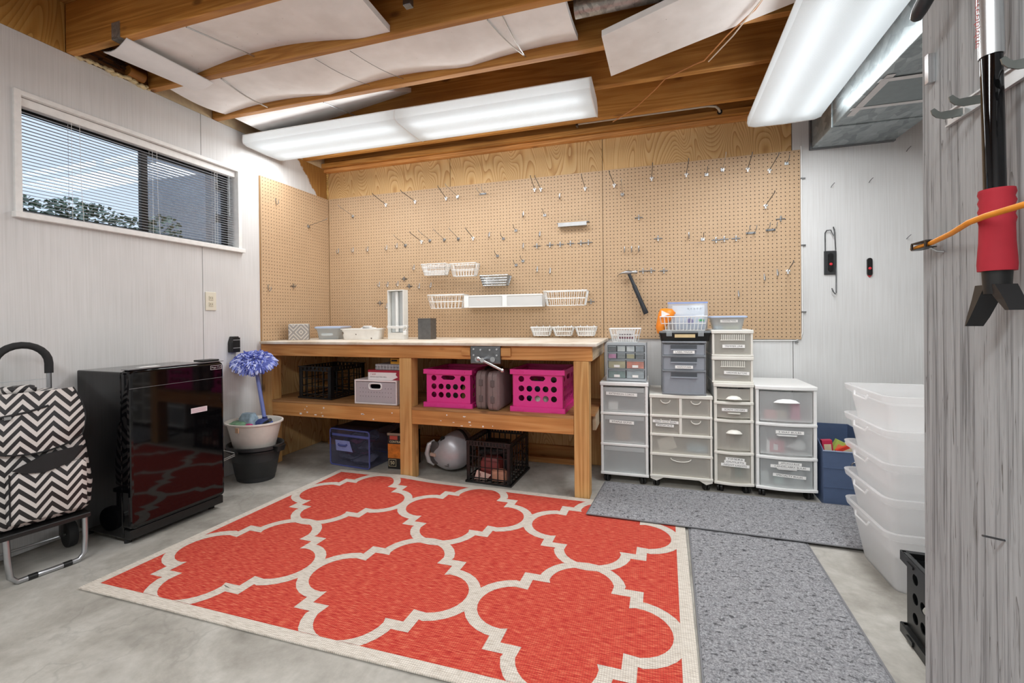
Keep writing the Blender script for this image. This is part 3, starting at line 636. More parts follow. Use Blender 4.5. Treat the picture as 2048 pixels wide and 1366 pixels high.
t = thing('strip_lamp', 'white upright under-cabinet strip lamp wrapped with its cord', 'lamp', (.905, -.34, TZ), math.radians(-4))
b = MB(); b.box(-.072, -.064, -.03, .03, .0, .37).box(.064, .072, -.03, .03, 0, .37).box(-.064, .064, .022, .03, 0, .37).box(-.064, .064, -.03, .022, .362, .37).box(-.064, .064, -.03, .022, 0, .05)
b.obj('lamp_housing', plain('#e4e2dc', .4, var=.03), t, bevel=.002)
MB().box(-.06, .06, .005, .02, .052, .36).obj('reflector', plain('#d5d9da', .25, .4, var=.03), t, bevel=.002)
MB().cyl((0, -.008, .055), (0, -.008, .358), .012, n=12).obj('bulb_tube', M_['whitep'], t, smooth=40)
pts = []
for i in range(49):
    a = 2 * PI * i / 16; pts.append((.079 * math.copysign(abs(math.cos(a)) ** .4, math.cos(a)), -.002 + .037 * math.copysign(abs(math.sin(a)) ** .4, math.sin(a)), .085 + .004 * i / 10 + .006 * math.sin(a)))
MB().tube(pts, .003, 6).obj('cord', M_['whitep'], t, smooth=60)
MB().tube([(.08, -.03, .095), (.11, -.05, .10), (.115, -.05, .085), (.10, -.055, .06)], .003, 6).obj('cord', M_['whitep'], t, smooth=60); MB().box(.088, .112, -.066, -.046, .035, .062).obj('plug', M_['whitep'], t, bevel=.004)
t = thing('pencil_cup', 'square dark grey metal cup standing on the bench', 'cup', (1.135, -.31, TZ), 0)
b = MB(); 
for a in ((-.052, -.049, -.045, .045), (.049, .052, -.045, .045), (-.049, .049, -.045, -.042), (-.049, .049, .042, .045)): b.box(*a, 0.002, .150)
b.obj('cup_wall', plain('#6b6a69', .45, .6, var=.15), t); MB().box(-.05, .05, -.043, .043, 0, .0018).obj('cup_base', M_['steeld'], t)
b = MB()
for a in ((-.054, -.047, -.047, .047), (.047, .054, -.047, .047), (-.047, .047, -.047, -.04), (-.047, .047, .04, .047)): b.box(*a, .1505, .155)
b.obj('cup_rim', M_['steeld'], t)
# ---------------- wire baskets
def basket_mesh(w, d, h, nx, nd, tp=.02, r=.0022, rows=(.5,), hooks=()):
    b = MB()
    def ring(z, f): x, y = w / 2 - tp * (1 - f), d / 2 - tp * (1 - f); return [(-x, -y, z), (x, -y, z), (x, y, z), (-x, y, z)]
    for f in (0, *rows, 1):
        q = ring(h * f, f); rr = r * (1.5 if f == 1 else 1)
        for i in range(4): b.cyl(q[i], q[(i + 1) % 4], rr, n=5)
    B, T = ring(0, 0), ring(h, 1)
    for i in range(nx + 1):
        u = i / nx
        for s, e in ((0, 1), (3, 2)):
            p = Vector(B[s]).lerp(Vector(B[e]), u); q = Vector(T[s]).lerp(Vector(T[e]), u); b.cyl(p, q, r, n=5)
        b.cyl(Vector(B[0]).lerp(Vector(B[1]), u), Vector(B[3]).lerp(Vector(B[2]), u), r, n=5)
    for i in range(nd + 1):
        u = i / nd
        for s, e in ((0, 3), (1, 2)): b.cyl(Vector(B[s]).lerp(Vector(B[e]), u), Vector(T[s]).lerp(Vector(T[e]), u), r, n=5)
    for x in hooks: b.tube([(x, d / 2 - .002, h), (x, d / 2 + .004, h + .012), (x, d / 2 + .012, h + .006)], r, 5)
    return b
def hang_basket(label, xc, ztop, w, d, h, nx, nd, m='whitep', grp=None, tp=.02, rows=(.5,)):
    o = basket_mesh(w, d, h, nx, nd, tp, rows=rows, hooks=(-w * .35, 0, w * .35)).obj('wire_basket', M_[m]); o.location = (xc, -.024 - d / 2, ztop - h)
    return tag(o, label, 'basket', grp)
hang_basket('small white wire basket on the pegboard, left of its twin', 1.095, 1.485, .215, .10, .085, 14, 6, grp='wire baskets on the pegboard', rows=(.35, .7))
hang_basket('small white wire basket with wider gaps, above the grey wire basket', 1.345, 1.478, .215, .10, .095, 8, 4, grp='wire baskets on the pegboard')
hang_basket('small grey wire basket of fine mesh hung on the pegboard', 1.60, 1.375, .225, .10, .075, 18, 9, 'steel', grp='wire baskets on the pegboard', rows=(.25, .5, .75))
hang_basket('long white wire basket at the lamp end of the basket row', 1.20, 1.238, .305, .11, .105, 9, 4, grp='wire baskets on the pegboard')
hang_basket('long white wire basket at the hammer end of the basket row', 2.145, 1.243, .315, .11, .105, 9, 4, grp='wire baskets on the pegboard')
for i, xc in enumerate((1.515, 1.825)):
    t = thing('hanging_bin', ('white plastic bin next to the lamp-end wire basket in the row', 'white plastic bin next to the hammer-end wire basket in the row')[i], 'bin', (xc, -.078, 1.135), 0, 'white bins in the basket row')
    b = MB().box(-.152, .152, -.053, -.050, 0, .088).box(-.152, .152, .049, .052, 0, .088).box(-.152, .152, -.05, .049, 0, .003).box(-.152, -.149, -.05, .049, .003, .088).box(.149, .152, -.05, .049, .003, .088)
    b.obj('bin_body', frosted('white_bin', '#f2f3f3', .9), t)
    MB().box(-.155, -.118, -.0565, -.0535, -.002, .092).obj('end_band', M_['whitep'], t); MB().box(-.117, .155, -.056, -.0535, .082, .092).obj('rim', M_['whitep'], t); MB().box(-.117, .155, -.056, -.0535, -.002, .006).obj('rim', M_['whitep'], t)
for i, xc in enumerate((1.958, 2.122, 2.288)):
    o = basket_mesh(.148, .09, .062, 10, 5, .018, .0026, hooks=(-.05, 0, .05)).obj('wire_basket', M_['whitep']); o.location = (xc, -.07, .918)
    tag(o, ('tiny white basket just above the bench, end of three on the vise side', 'tiny white basket just above the bench, middle of three', 'tiny white basket just above the bench, end of three by the drawers')[i], 'basket', 'tiny baskets low on the pegboard')
rk = thing('tool_rack', 'narrow metal tool rack with ring slots on the pegboard', 'rack', (2.19, -.012, 1.72))
b = MB().box(-.105, .105, -.045, -.043, 0, .028).box(-.105, .105, -.043, -.002, .0, .002)
for i in range(9): b.box(-.1 + i * .025, -.098 + i * .025, -.0435, -.01, .002, .024)
b.obj('rack_body', M_['steel'], rk)
for x in (-.09, .09): MB().box(x - .03, x + .03, -.01, -.002, .03, .035).obj('clip', M_['steeld'], rk)
# ---------------- pegboard hooks
def h_white(): 
    t = thing('peg_hook', '', 'hook'); b = MB().box(-.012, .012, -.010, -.0005, -.004, .006).box(-.005, .005, -.012, -.0005, -.02, .010); b.obj('clip', M_['whitep'], t, bevel=.001)
    MB().tube([(0, -.002, 0), (0, -.10, .018), (0, -.19, .036), (0, -.198, .046)], .0028, 6).obj('rod', M_['steeld'], t, smooth=60); return t
def h_bare():
    t = thing('peg_hook', '', 'hook'); MB().box(-.011, .011, -.006, -.0005, -.008, .008).box(-.006, -.003, -.012, -.0005, -.018, .0).box(.003, .006, -.012, -.0005, -.018, 0).obj('back_plate', M_['steel'], t)
    MB().tube([(0, -.002, 0), (0, -.10, .022), (0, -.185, .042), (0, -.192, .052)], .0022, 6).obj('rod', M_['steel'], t, smooth=60); return t
def h_mid():
    t = thing('peg_hook', '', 'hook'); MB().box(-.011, .011, -.006, -.0005, -.010, .008).obj('back_plate', M_['steel'], t)
    MB().tube([(0, -.002, 0), (0, -.06, .01), (0, -.075, .032)], .0022, 6).obj('rod', M_['steeld'], t, smooth=60); return t
def h_dbl():
    t = thing('peg_hook', '', 'hook'); MB().box(-.028, .028, -.006, -.0005, -.006, .006).obj('back_plate', M_['steeld'], t)
    for s in (-1, 1): MB().tube([(s * .02, -.002, 0), (s * .02, -.07, .008), (s * .02, -.085, .034)], .0024, 6).obj('prong', M_['steel'], t, smooth=60)
    return t
def h_j():
    t = thing('peg_hook', '', 'hook'); MB().tube([(0, -.0025, .022), (0, -.004, -.004), (0, -.008, -.02), (0, -.018, -.026), (0, -.028, -.018), (0, -.029, .004)], .0028, 6).obj('rod', M_['steel'], t, smooth=60); MB().box(-.003, .003, -.004, -.0003, .0, .022).obj('clip', M_['steel'], t); return t
def h_x():
    t = thing('peg_hook', '', 'hook'); MB().box(-.027, .027, -.005, -.001, -.003, .002).obj('cross_bar', M_['steeld'], t); MB().box(-.004, .004, -.009, -.0005, -.018, .018).obj('clip', M_['steel'], t)
    MB().tube([(0, -.008, -.004), (0, -.022, -.006), (0, -.03, .01)], .0024, 6).obj('rod', M_['steel'], t, smooth=60); return t
LP, SP = 'long pegboard', 'square pegboard'
SETS = [
 (h_white, 'long white-clipped hook ', 'long white-clipped hooks', [
  ('in the top row of the long pegboard', [(.604, 2.021), (.882, 2.023), (1.161, 2.025)]), ('in the close pair high on the long pegboard', [(1.899, 2.026), (1.948, 2.023)]), ('high on the long pegboard near the board joint', [(2.281, 1.998)]),
  ('first in the middle row of long hooks', [(.936, 1.689)]), ('last in the middle row of long hooks', [(1.392, 1.688)]), ('at the top of the square pegboard right by the joint', [(2.491, 2.001)]),
  ('in the top row of the square pegboard', [(2.747, 2.023), (2.975, 2.026), (3.356, 2.022), (3.483, 2.0)]), ('alone a little below the top row of the square pegboard', [(3.459, 1.77)]), ('at mid height beside the outer edge of the square pegboard', [(3.587, 1.337)])]),
 (h_bare, 'long bare steel hook ', 'long bare steel hooks', [
  ('close to the room corner on the long pegboard', [(.272, 1.951)]), ('in the middle row of the long pegboard', [(.784, 1.669), (1.011, 1.694), (1.141, 1.693), (1.264, 1.693)]), ('in the top row of the long pegboard', [(1.263, 2.03)]),
  ('just below the white-clipped hook at the board joint', [(2.546, 1.931)]), ('among the white-clipped hooks topping the square pegboard', [(3.204, 2.036)])]),
 (h_mid, 'short upturned steel hook ', 'short upturned hooks', [
  ('in the scatter above the grey wire basket', [(1.645, 1.669), (1.747, 1.725), (1.595, 1.538), (1.746, 1.459), (1.801, 1.488)]), ('above the metal tool rack', [(1.976, 1.825)]), ('in the top row of the square pegboard', [(3.104, 2.013)]), ('in the top outer corner of the square pegboard', [(3.583, 2.035)]), ('in the middle of the square pegboard', [(3.077, 1.575)])]),
 (h_dbl, 'two-pronged steel hook ', 'two-pronged hooks', [('in the top row of the long pegboard', [(1.479, 2.031)]), ('towards the outer edge of the square pegboard', [(3.372, 1.598), (3.489, 1.61)])]),
 (h_j, 'tiny J-shaped hook ', 'tiny J hooks', [
  ('in the row of four by the room corner', [(.119, 1.655), (.272, 1.656), (.419, 1.654), (.606, 1.656)]), ('beside the first long hook of the middle row', [(.705, 1.666)]), ('in the row above the strip lamp', [(.53, 1.349), (.613, 1.346), (.71, 1.349), (.911, 1.324), (1.017, 1.327)]), ('just beside the strip lamp', [(.6, 1.164)]), ('beside the first small white basket', [(.864, 1.478)]),
  ('after the middle row of long hooks', [(1.53, 1.705)]), ('left of the metal tool rack', [(1.809, 1.844), (1.937, 1.684)]), ('above the metal tool rack', [(2.092, 1.955)]), ('before the row of cross clips', [(1.806, 1.603)]), ('over the hammer-end wire basket', [(1.914, 1.418), (2.014, 1.403)]),
  ('in the row of three above the hammer', [(2.558, 1.533), (2.607, 1.533), (2.656, 1.532)]), ('in the middle of the square pegboard', [(2.989, 1.607)]), ('near the outer edge of the square pegboard', [(3.526, 1.329), (3.45, 1.302)]), ('above the small lidded box', [(3.295, 1.197)])]),
 (h_x, 'small cross-shaped clip ', 'cross-shaped clips', [
  ('in the row of six below the tool rack', [(1.913, 1.596), (2.014, 1.598), (2.092, 1.597), (2.169, 1.6), (2.247, 1.598), (2.301, 1.599)]), ('at the end of the hammer-end wire basket', [(2.316, 1.165)]), ('above the top of the strip lamp', [(.771, 1.387), (.818, 1.325)]), ('beside the strip lamp', [(.536, 1.19)]),
  ('high above the row of three J hooks', [(2.658, 1.754)]), ('high near the outer edge of the square pegboard', [(3.547, 1.678)]), ('above and right of the row of three J hooks', [(2.787, 1.598)]), ('in the row of three crossing the square pegboard', [(3.16, 1.564), (3.211, 1.567), (3.283, 1.567)]), ('next to the hammer head', [(2.684, 1.374), (2.74, 1.374), (2.824, 1.37)])]),
]
protos = {}
for fn, lab, grp, subs in SETS:
    p0 = fn(); p0['group'] = grp; protos[fn] = p0; first = True
    for where, pts in subs:
        for i, (x, z) in enumerate(sorted(pts)):
            lb_ = lab + where + (', ' + ('first', 'second', 'third', 'fourth', 'fifth', 'sixth')[i] + ' from the ' + ('joint' if x > 2.4 else 'corner') if len(pts) > 1 else '')
            if first: p0.location = (x, -.0105, z); p0['label'] = lb_; first = False
            else: dup(p0, (x, -.0105, z), random.uniform(-.12, .12) if fn in (h_white, h_bare) else 0, lb_)
dup(protos[h_bare], (.0185, -.262, 1.833), PI / 2, 'long steel hook reaching out from the side-wall pegboard', 'side-wall pegboard hooks')
for y, z, fn, lab in ((-.679, 1.295, h_j, 'tiny J hook near the front edge of the side-wall pegboard'), (-.433, 1.322, h_x, 'cross-shaped clip in the middle of the side-wall pegboard'), (-.598, 1.956, h_j, 'tiny J hook near the top of the side-wall pegboard')):
    dup(protos[fn], (.0185, y, z), PI / 2, lab, 'side-wall pegboard hooks')
for x, z in ((1.645, 1.669), (1.595, 1.538)):
    pass
# ---------------- hammer
hm = thing('claw_hammer', 'claw hammer with blue-black handle hanging on the pegboard', 'hammer', (2.585, -.052, 1.365))
HM = Matrix.Rotation(math.radians(-22), 4, 'Y')
b = MB(); sec = []
for x, w_, h_ in ((.062, .013, .013), (.040, .014, .014), (.036, .010, .010), (.018, .011, .012), (.0, .014, .016), (-.02, .012, .012)):
    sec.append([(x, math.cos(a) * w_, math.sin(a) * h_) for a in [2 * PI * i / 12 for i in range(12)]])
for x, w_, h_, dz in ((-.04, .013, .007, -.003), (-.06, .014, .004, -.011), (-.078, .014, .0015, -.024)):
    sec.append([(x, math.cos(a) * w_, math.sin(a) * h_ + dz) for a in [2 * PI * i / 12 for i in range(12)]])
b.loft(sec).obj('hammer_head', M_['steel'], hm, smooth=50)
sec = []
for s, w_, d_ in ((0, .011, .008), (.06, .011, .008), (.10, .012, .009), (.11, .015, .012), (.2, .014, .012), (.27, .016, .013), (.31, .018, .014), (.318, .016, .012)):
    sec.append([HM @ Vector((math.cos(a) * w_, math.sin(a) * d_, -s)) for a in [2 * PI * i / 12 for i in range(12)]])
MB().loft(sec).obj('handle', plain('#22272e', .5, var=.2), hm, smooth=50)
# ================================================================== on the bench shelf
SZ = .4755
def milk_crate(name, label, loc, rz, w, d, h, m, nx=6, nd=7, nz=3, thick=.007, post=.03, cat='crate'):
    t = thing(name, label, cat, loc, rz)
    for s, (a, n_) in enumerate(((w, nx), (d, nd), (w, nx), (d, nd))):
        b = MB(); off = d / 2 if s % 2 == 0 else w / 2; R4 = Matrix.Rotation(s * PI / 2, 4, 'Z')
        def bx(x0, x1, z0, z1, t0=0, t1=thick): b.box(x0, x1, -off + t0, -off + t1, z0, z1, 0, R4)
        bx(-a / 2, a / 2, h - .035, h - .026); bx(-a / 2 - .004, a / 2 + .004, h - .006, h, -.006, .008); bx(-a / 2 - .006, a / 2 + .006, .0, .012, -.008, thick); bx(-a / 2, a / 2, .03, .036)
        for i in range(nx * 2 if s % 2 == 0 else nd * 2): 
            k = (nx if s % 2 == 0 else nd) * 2; x = -a / 2 + a * (i + .5) / k; bx(x - a / k * .3, x + a / k * .3, h - .026, h - .006, .001, .005)
        for i in range(1, n_): x = -a / 2 + a * i / n_; bx(x - .003, x + .003, .012, h - .026, 0, .005)
        for i in range(1, nz): z = .036 + (h - .07) * i / nz; bx(-a / 2, a / 2, z - .002, z + .002, 0, .005)
        for sx in (-1, 1): x = sx * (a / 2 - post / 2); bx(x - post / 2, x + post / 2, .0, h, 0, .006)
        b.obj('crate_side', m, t)
    b = MB()
    for i in range(1, nx): x = -w / 2 + w * i / nx; b.box(x - .004, x + .004, -d / 2 + .007, d / 2 - .007, .004, .008)
    for i in range(1, nd): y = -d / 2 + d * i / nd; b.box(-w / 2 + .007, w / 2 - .007, y - .004, y + .004, .0085, .011)
    b.obj('crate_base', m, t); return t
milk_crate('file_crate', 'black openwork crate standing empty at the end of the bench shelf', (.405, -.455, SZ), math.radians(-4), .30, .36, .235, M_['black'], 4, 6, 3)
t = thing('drawer_box', 'white plastic drawer box with perforated grey front on the bench shelf', 'drawer box', (.955, -.595, SZ), 0)
b = MB().box(-.165, -.155, -.12, .16, 0, .165).box(.155, .165, -.12, .16, 0, .165).box(-.155, .155, -.12, .16, .153, .165).box(-.155, .155, -.12, .16, 0, .01).box(-.155, .155, .15, .16, .01, .153)
b.obj('case', plain('#e9dfdf', .4, var=.02), t, bevel=.003)
b = MB(); cl = []
nc, nr = 14, 5; hx, hz = .305 / nc, .138 / nr
for i in range(nc):
    for j in range(nr):
        x0, z0 = -.1525 + i * hx, .0115 + j * hz
        if j >= 3 and 4 <= i <= 9: continue
        cl.append((x0, x0 + hx, z0, z0 + hz, (x0 + hx / 2, z0 + hz / 2, .0026, .0026, 2) if 0 < j < 4 and 0 < i < nc - 1 else None))
x0, x1 = -.1525 + 4 * hx, -.1525 + 10 * hx
cl.append((x0, x1, .0115 + 3 * hz, .1495, ((x0 + x1) / 2, .0115 + 4 * hz, .042, .016, 4)))
holed(b, cl, -.117, -.113, n=8); dr = b.obj('drawer', plain('#b3abb0', .45, var=.03), t)
pts = [((x0 + x1) / 2 + .048 * math.copysign(abs(math.cos(a)) ** .45, math.cos(a)), -.119, .0115 + 4 * hz + .020 * math.copysign(abs(math.sin(a)) ** .45, math.sin(a))) for a in [2 * PI * i / 24 for i in range(24)]]
MB().tube(pts, .005, 6, closed=True).obj('handle_ring', M_['whitep'], dr, smooth=60)
MB().box(-.15, .15, -.112, .145, .012, .1).obj('drawer_bin', plain('#57535a', .8), t)
t = thing('drill_box', 'red and white cardboard electric drill box on the drawer box', 'box', (1.015, -.60, SZ + .1655), 0)
b = MB().box(-.125, .125, -.10, .12, 0, .064); b.obj('carton', plain('#ece7e6', .5, var=.02), t)
b = MB().box(-.1255, .1255, -.1005, .1205, .050, .0645).prism([(.06, 0), (.1255, 0), (.1255, .05), (.095, .05), (.09, .035), (.105, .02)], -.1006, -.1001, 'xz'); b.obj('red_print', plain('#a3273a', .5, var=.05), t)
b = MB(); text(b, '7 AMP', -.085, -.1007, .036, .016, 0); b.obj('lettering', plain('#a3273a', .5), t); b = MB(); text(b, '3/8 INCH ELECTRIC DRILL', -.045, -.1007, .019, .011, 0, wid=.13); b.obj('lettering', M_['ink'], t)
t = thing('blow_mould_case', 'flat ribbed grey case stacked on the red drill box', 'case', (1.055, -.60, SZ + .1655 + .0655), 0)
MB().box(-.115, .09, -.09, .1, 0, .020).obj('lower_shell', plain('#8d8c8e', .5), t, bevel=.003); MB().box(-.115, .09, -.09, .1, .0212, .039).obj('upper_shell', plain('#97969a', .5), t, bevel=.003)
b = MB()
for i in range(8): b.box(-.1 + i * .024, -.094 + i * .024, -.092, -.0895, .004, .036)
b.obj('rib', plain('#a9a8ac', .5), t)
t = thing('battery_box', 'small orange-yellow carton on top of the grey case', 'box', (1.085, -.60, SZ + .1655 + .0655 + .0395), 0)
MB().box(-.05, .055, -.05, .05, 0, .034).obj('carton', plain('#e8a22a', .5, var=.05), t); MB().box(-.044, .0, -.0508, -.0502, .016, .027).obj('black_print', M_['ink'], t)
def pink_crate(name, label, loc, rz, w, d, h, mat, group=None, dark=False, cols=5, dcols=6):
    t = thing(name, label, 'crate', loc, rz, group)
    for s in range(4):
        a = w if s % 2 == 0 else d; off = (d if s % 2 == 0 else w) / 2; nc = cols if s % 2 == 0 else dcols
        b = MB(); R4 = Matrix.Rotation(s * PI / 2, 4, 'Z'); cl = []
        mx = .03; cw = (a - 2 * mx) / nc; z0 = .052; rh = (h - .03 - z0) / 3
        cl += [(-a / 2, -a / 2 + mx, 0.03, h - .03, None), (a / 2 - mx, a / 2, .03, h - .03, None), (-a / 2 + mx, a / 2 - mx, .03, z0, None)]
        for j in range(3):
            for i in range(nc):
                if j == 2 and 0 < i < nc - 1: continue
                x = -a / 2 + mx + i * cw; z = z0 + j * rh; r = min(cw, rh) * .36
                cl.append((x, x + cw, z, z + rh, (x + cw / 2, z + rh / 2, r, r, 2)))
        xa, xb = -a / 2 + mx + cw, a / 2 - mx - cw; z = z0 + 2 * rh
        cl.append((xa, xb, z, z + rh, ((xa + xb) / 2, z + rh * .58, min(.05, (xb - xa) * .36), rh * .26, 4)))
        holed(b, cl, -off, -off + .003, R4, n=18)
        b.box(-a / 2 - .01, a / 2 + .01, -off - .012, -off + .004, h - .03, h - .022, 0, R4).box(-a / 2 - .012, a / 2 + .012, -off - .014, -off - .010, h - .03, h, 0, R4).box(-a / 2, a / 2, -off - .012, -off + .004, h - .004, h, 0, R4)
        b.box(-a / 2 - .008, a / 2 + .008, -off - .010, -off + .004, .026, .031, 0, R4).box(-a / 2 - .012, a / 2 + .012, -off - .015, -off - .010, 0, .03, 0, R4)
        for sx in (-1, 1): b.box(sx * a * .33 - .02, sx * a * .33 + .02, -off - .019, -off - .0152, .006, .020, 0, R4).box(sx * a * .33 - .02, sx * a * .33 + .02, -off - .017, -off - .0142, h - .02, h - .012, 0, R4)
        b.obj('crate_side', mat, t)
    MB().box(-w / 2, w / 2, -d / 2, d / 2, .004, .010).obj('crate_base', mat, t)
    return t
PINK = plain('#e0368f', .38, var=.03)
pink_crate('storage_crate', 'pink crate with round holes beside the middle bench leg', (1.478, -.51, SZ), 0, .315, .34, .245, PINK, 'pink crates')
pink_crate('storage_crate', 'pink crate with round holes at the drawer end of the bench shelf', (2.075, -.51, SZ), math.radians(-1), .315, .34, .258, PINK, 'pink crates')
for x, y, hh, c, lab in ((1.43, -.47, .14, '#3a2c28', 'dark bundle inside the pink crate by the middle leg'), (1.54, -.45, .11, '#8a6b3c', 'tan package inside the pink crate by the middle leg'), (2.02, -.5, .15, '#2a3550', 'navy bundle inside the pink crate at the shelf end'), (2.12, -.45, .2, '#3d2f28', 'brown bundle inside the pink crate at the shelf end'), (2.07, -.6, .08, '#cfc8c0', 'pale packet inside the pink crate at the shelf end')):
    o = MB().loft([rrect(-.05, .05, -.06, .06, 0, .02), rrect(-.055, .055, -.065, .065, hh * .5, .03), rrect(-.045, .05, -.05, .06, hh, .03)]).obj('cloth_bundle', plain(c, .8, var=.3), smooth=50); o.location = (x, y, SZ + .0105); tag(o, lab, 'bundle')
for i, xc in enumerate((1.712, 1.800)):
    t = thing('tool_case', ('brown-grey blow-moulded tool case next to the middle-leg pink crate', 'brown-grey blow-moulded tool case next to the shelf-end pink crate')[i], 'case', (xc, -.56 - i * .03, SZ), 0, 'tool cases on the bench shelf')
    hw = .040
    for s in (-1, 1):
        MB().loft([[(s * x, y, z) for y, z in rpoly(-.14 + q, .14 - q, .0 + q, .24 - q, .03)] for x, q in ((.001, 0), (hw * .7, .0), (hw, .014))]).obj('shell', plain('#7d6b69', .5, var=.06), t, smooth=35)
    for z in (.07, .17): MB().box(-.012, .012, -.146, -.1405, z - .02, z + .02).obj('latch', plain('#5f5352', .5), t, bevel=.002)
    MB().tube([(0, -.05, .238), (0, -.045, .252), (0, .045, .252), (0, .05, .238)], .009, 8).obj('handle', M_['black'], t, smooth=60)
# ================================================================== on the floor under the bench
t = thing('zip_bag', 'blue-edged clear zippered storage bag stuffed with dark clothes', 'bag', (.70, -.44, 0), math.radians(-6))
ring = lambda y, dz, k: [(p[0], y, p[1]) for p in rpoly(-.175 * k, .175 * k, .0, .262 + dz, .02)]
film = frosted('clear_film', '#a9adcf', .16, .08)
MB().loft([ring(-.185, .0, 1), ring(-.19, .005, .99), ring(.0, .012, 1), ring(.19, .0, 1)]).obj('film_body', film, t, smooth=35)
navy = plain('#555c98', .4)
def bagpiece(y, k=1):
    o = rpoly(-.175, .175, 0.002, .262, .02); return o
for y in (-.191, .188):
    MB().tube([(p[0], y, p[1]) for p in rpoly(-.178, .178, .006, .264, .018)], .0055, 6, closed=True).obj('piping', navy, t, smooth=60)
MB().box(-.178, .178, -.194, -.1905, .215, .232).obj('zip', navy, t); MB().box(-.172, -.16, -.197, -.1945, .2, .235).obj('zip_pull', M_['steeld'], t)
MB().box(-.17, .17, -.188, .188, .266, .2705).obj('top_panel', plain('#191c33', .35), t)
b = MB(); b.prism([(-.12, .11), (.03, .11), (.0, .185), (-.13, .185)], -.1935, -.1915, 'xz'); b.obj('handle_patch', plain('#8a90c4', .3, var=.15), t)
MB().tube([(-.10, -.196, .16), (-.09, -.198, .15), (-.03, -.198, .15), (-.02, -.196, .16)], .007, 6).obj('handle', navy, t, smooth=60)
b = MB(); random.seed(5)
for i in range(12):
    x, z, y = random.uniform(-.05, .05), .03 + .017 * i, random.uniform(-.10, -.08); r = random.uniform(.1, .125)
    rings = []
    for k in range(5):
        a = PI * (k + .5) / 5; rings.append([(x + math.cos(q) * r * math.sin(a) * 1.0, y + math.sin(q) * .08 * math.sin(a), max(.012, z - math.cos(a) * .022 + .014 * math.sin(2 * q + i) + .008 * math.sin(5 * q + 2 * i))) for q in [2 * PI * j / 24 for j in range(24)]])
    b.loft(rings, (0, 1, 1, 0, 2)[i % 5])
tag(b.obj('folded_clothes', [plain('#2b2b31', .5, var=.4), plain('#6a6a70', .35, var=.4), plain('#6a2c44', .5, var=.4)], t, smooth=60), 'dark grey and maroon clothes in the bag')
t = thing('bag_box', 'black and orange contractor trash bag carton on the floor', 'box', (1.03, -.50, 0), math.radians(4))
MB().box(-.075, .09, -.075, .1, 0, .245).obj('carton', plain('#1c1a18', .5, var=.1), t)
MB().box(-.074, .089, -.0764, -.0752, .075, .175).obj('orange_print', plain('#c9711f', .5, var=.35), t); MB().box(-.06, .0, -.0764, -.0752, .205, .232).obj('red_print', plain('#b34a3c', .5), t)
b = MB(); text(b, 'CONTRACTOR', .008, -.0768, .19, .021, 0, wid=.14); text(b, '42', .05, -.0768, .218, .026, 0); b.obj('lettering', plain('#e8d9b0', .5), t)
b = MB(); text(b, '50', -.04, -.0768, .042, .034, 0)
for a in ((-.068, -.012, .018, .02), (-.068, -.012, .066, .068), (-.068, -.066, .02, .066), (-.014, -.012, .02, .066)): b.box(a[0], a[1], -.0768, -.0762, a[2], a[3])
b.obj('lettering', plain('#e8d9b0', .5), t)
b = MB().box(-.078, .09, -.08, -.0765, .236, .252).box(-.078, -.0755, -.08, .05, .236, .25); b.obj('open_flap', plain('#8d7a68', .7), t)
t = thing('steam_cleaner', 'silver-grey canister steam cleaner on its side under the bench', 'steam cleaner', (1.405, -.49, 0), math.radians(-8))
SIL = plain('#aeaeb2', .32, .25, var=.04)
AX = Matrix.Rotation(math.radians(80), 4, 'Z')      # local -x is the domed front
def egg(x, k, lean=0.0, n=30):
    """teardrop outline, point up, at depth x"""
    o = []
    for i in range(n):
        a = 2 * PI * i / n; c, s_ = math.cos(a), math.sin(a); w_ = .150 * (1 - .38 * max(0, s_) ** 1.3); o.append(AX @ Vector((x, (c * w_ - .045 * max(0, s_)) * k, .128 + (s_ * (.15 if s_ > 0 else .122)) * k)))
    return o
MB().loft([egg(x, k) for x, k in ((-.115, .12), (-.108, .45), (-.088, .72), (-.055, .9), (-.01, .985), (.02, 1.0))]).obj('shell', SIL, t, smooth=50)
MB().loft([egg(x, k) for x, k in ((.0205, .985), (.028, 1.03), (.044, 1.03), (.05, .985))]).obj('rubber_band', M_['blackm'], t, smooth=40)
MB().loft([egg(x, k) for x, k in ((.0505, .99), (.085, .97), (.105, .86))]).obj('base_shell', plain('#8f8b88', .4, .2), t, smooth=40)
def P3(x, y, z): return tuple(AX @ Vector((x, y, z)))
MB().loft([[P3(x, y * k + .062, .135 + z * k) for y, z in rpoly(-.045, .03, -.075, .08, .03)] for x, k in ((-.094, .98), (-.104, 1.0), (-.108, .9))]).obj('grip_recess', plain('#4b4848', .5), t, smooth=40)
MB().tube([P3(-.075, .085, .205), P3(-.112, .10, .19), P3(-.118, .115, .13), P3(-.11, .105, .075), P3(-.08, .085, .05)], [.013, .016, .017, .016, .013], 10).obj('handle', plain('#b9b7b7', .35, .2), t, smooth=60)
MB().box(-.012, .012, -.05, .0, 0, .022, M=AX @ Matrix.Translation((-.112, .085, .115))).obj('trigger', plain('#b59a8c', .4), t, bevel=.004)
MB().tube([P3(-.06, .0, .225), P3(-.085, .002, .233)], .02, 14).obj('filler_cap', M_['black'], t, smooth=50)
for i in range(5): MB().box(-.001, .001, -.025, .025, 0, .004, M=AX @ Matrix.Translation((-.0975, -.045, .06 + i * .011))).obj('vent_slot', M_['steeld'], t)
milk_crate('tool_crate', 'black milk crate full of power tools under the bench', (1.755, -.495, 0), math.radians(-3), .30, .36, .27, M_['black'], 7, 8, 3, post=.022)
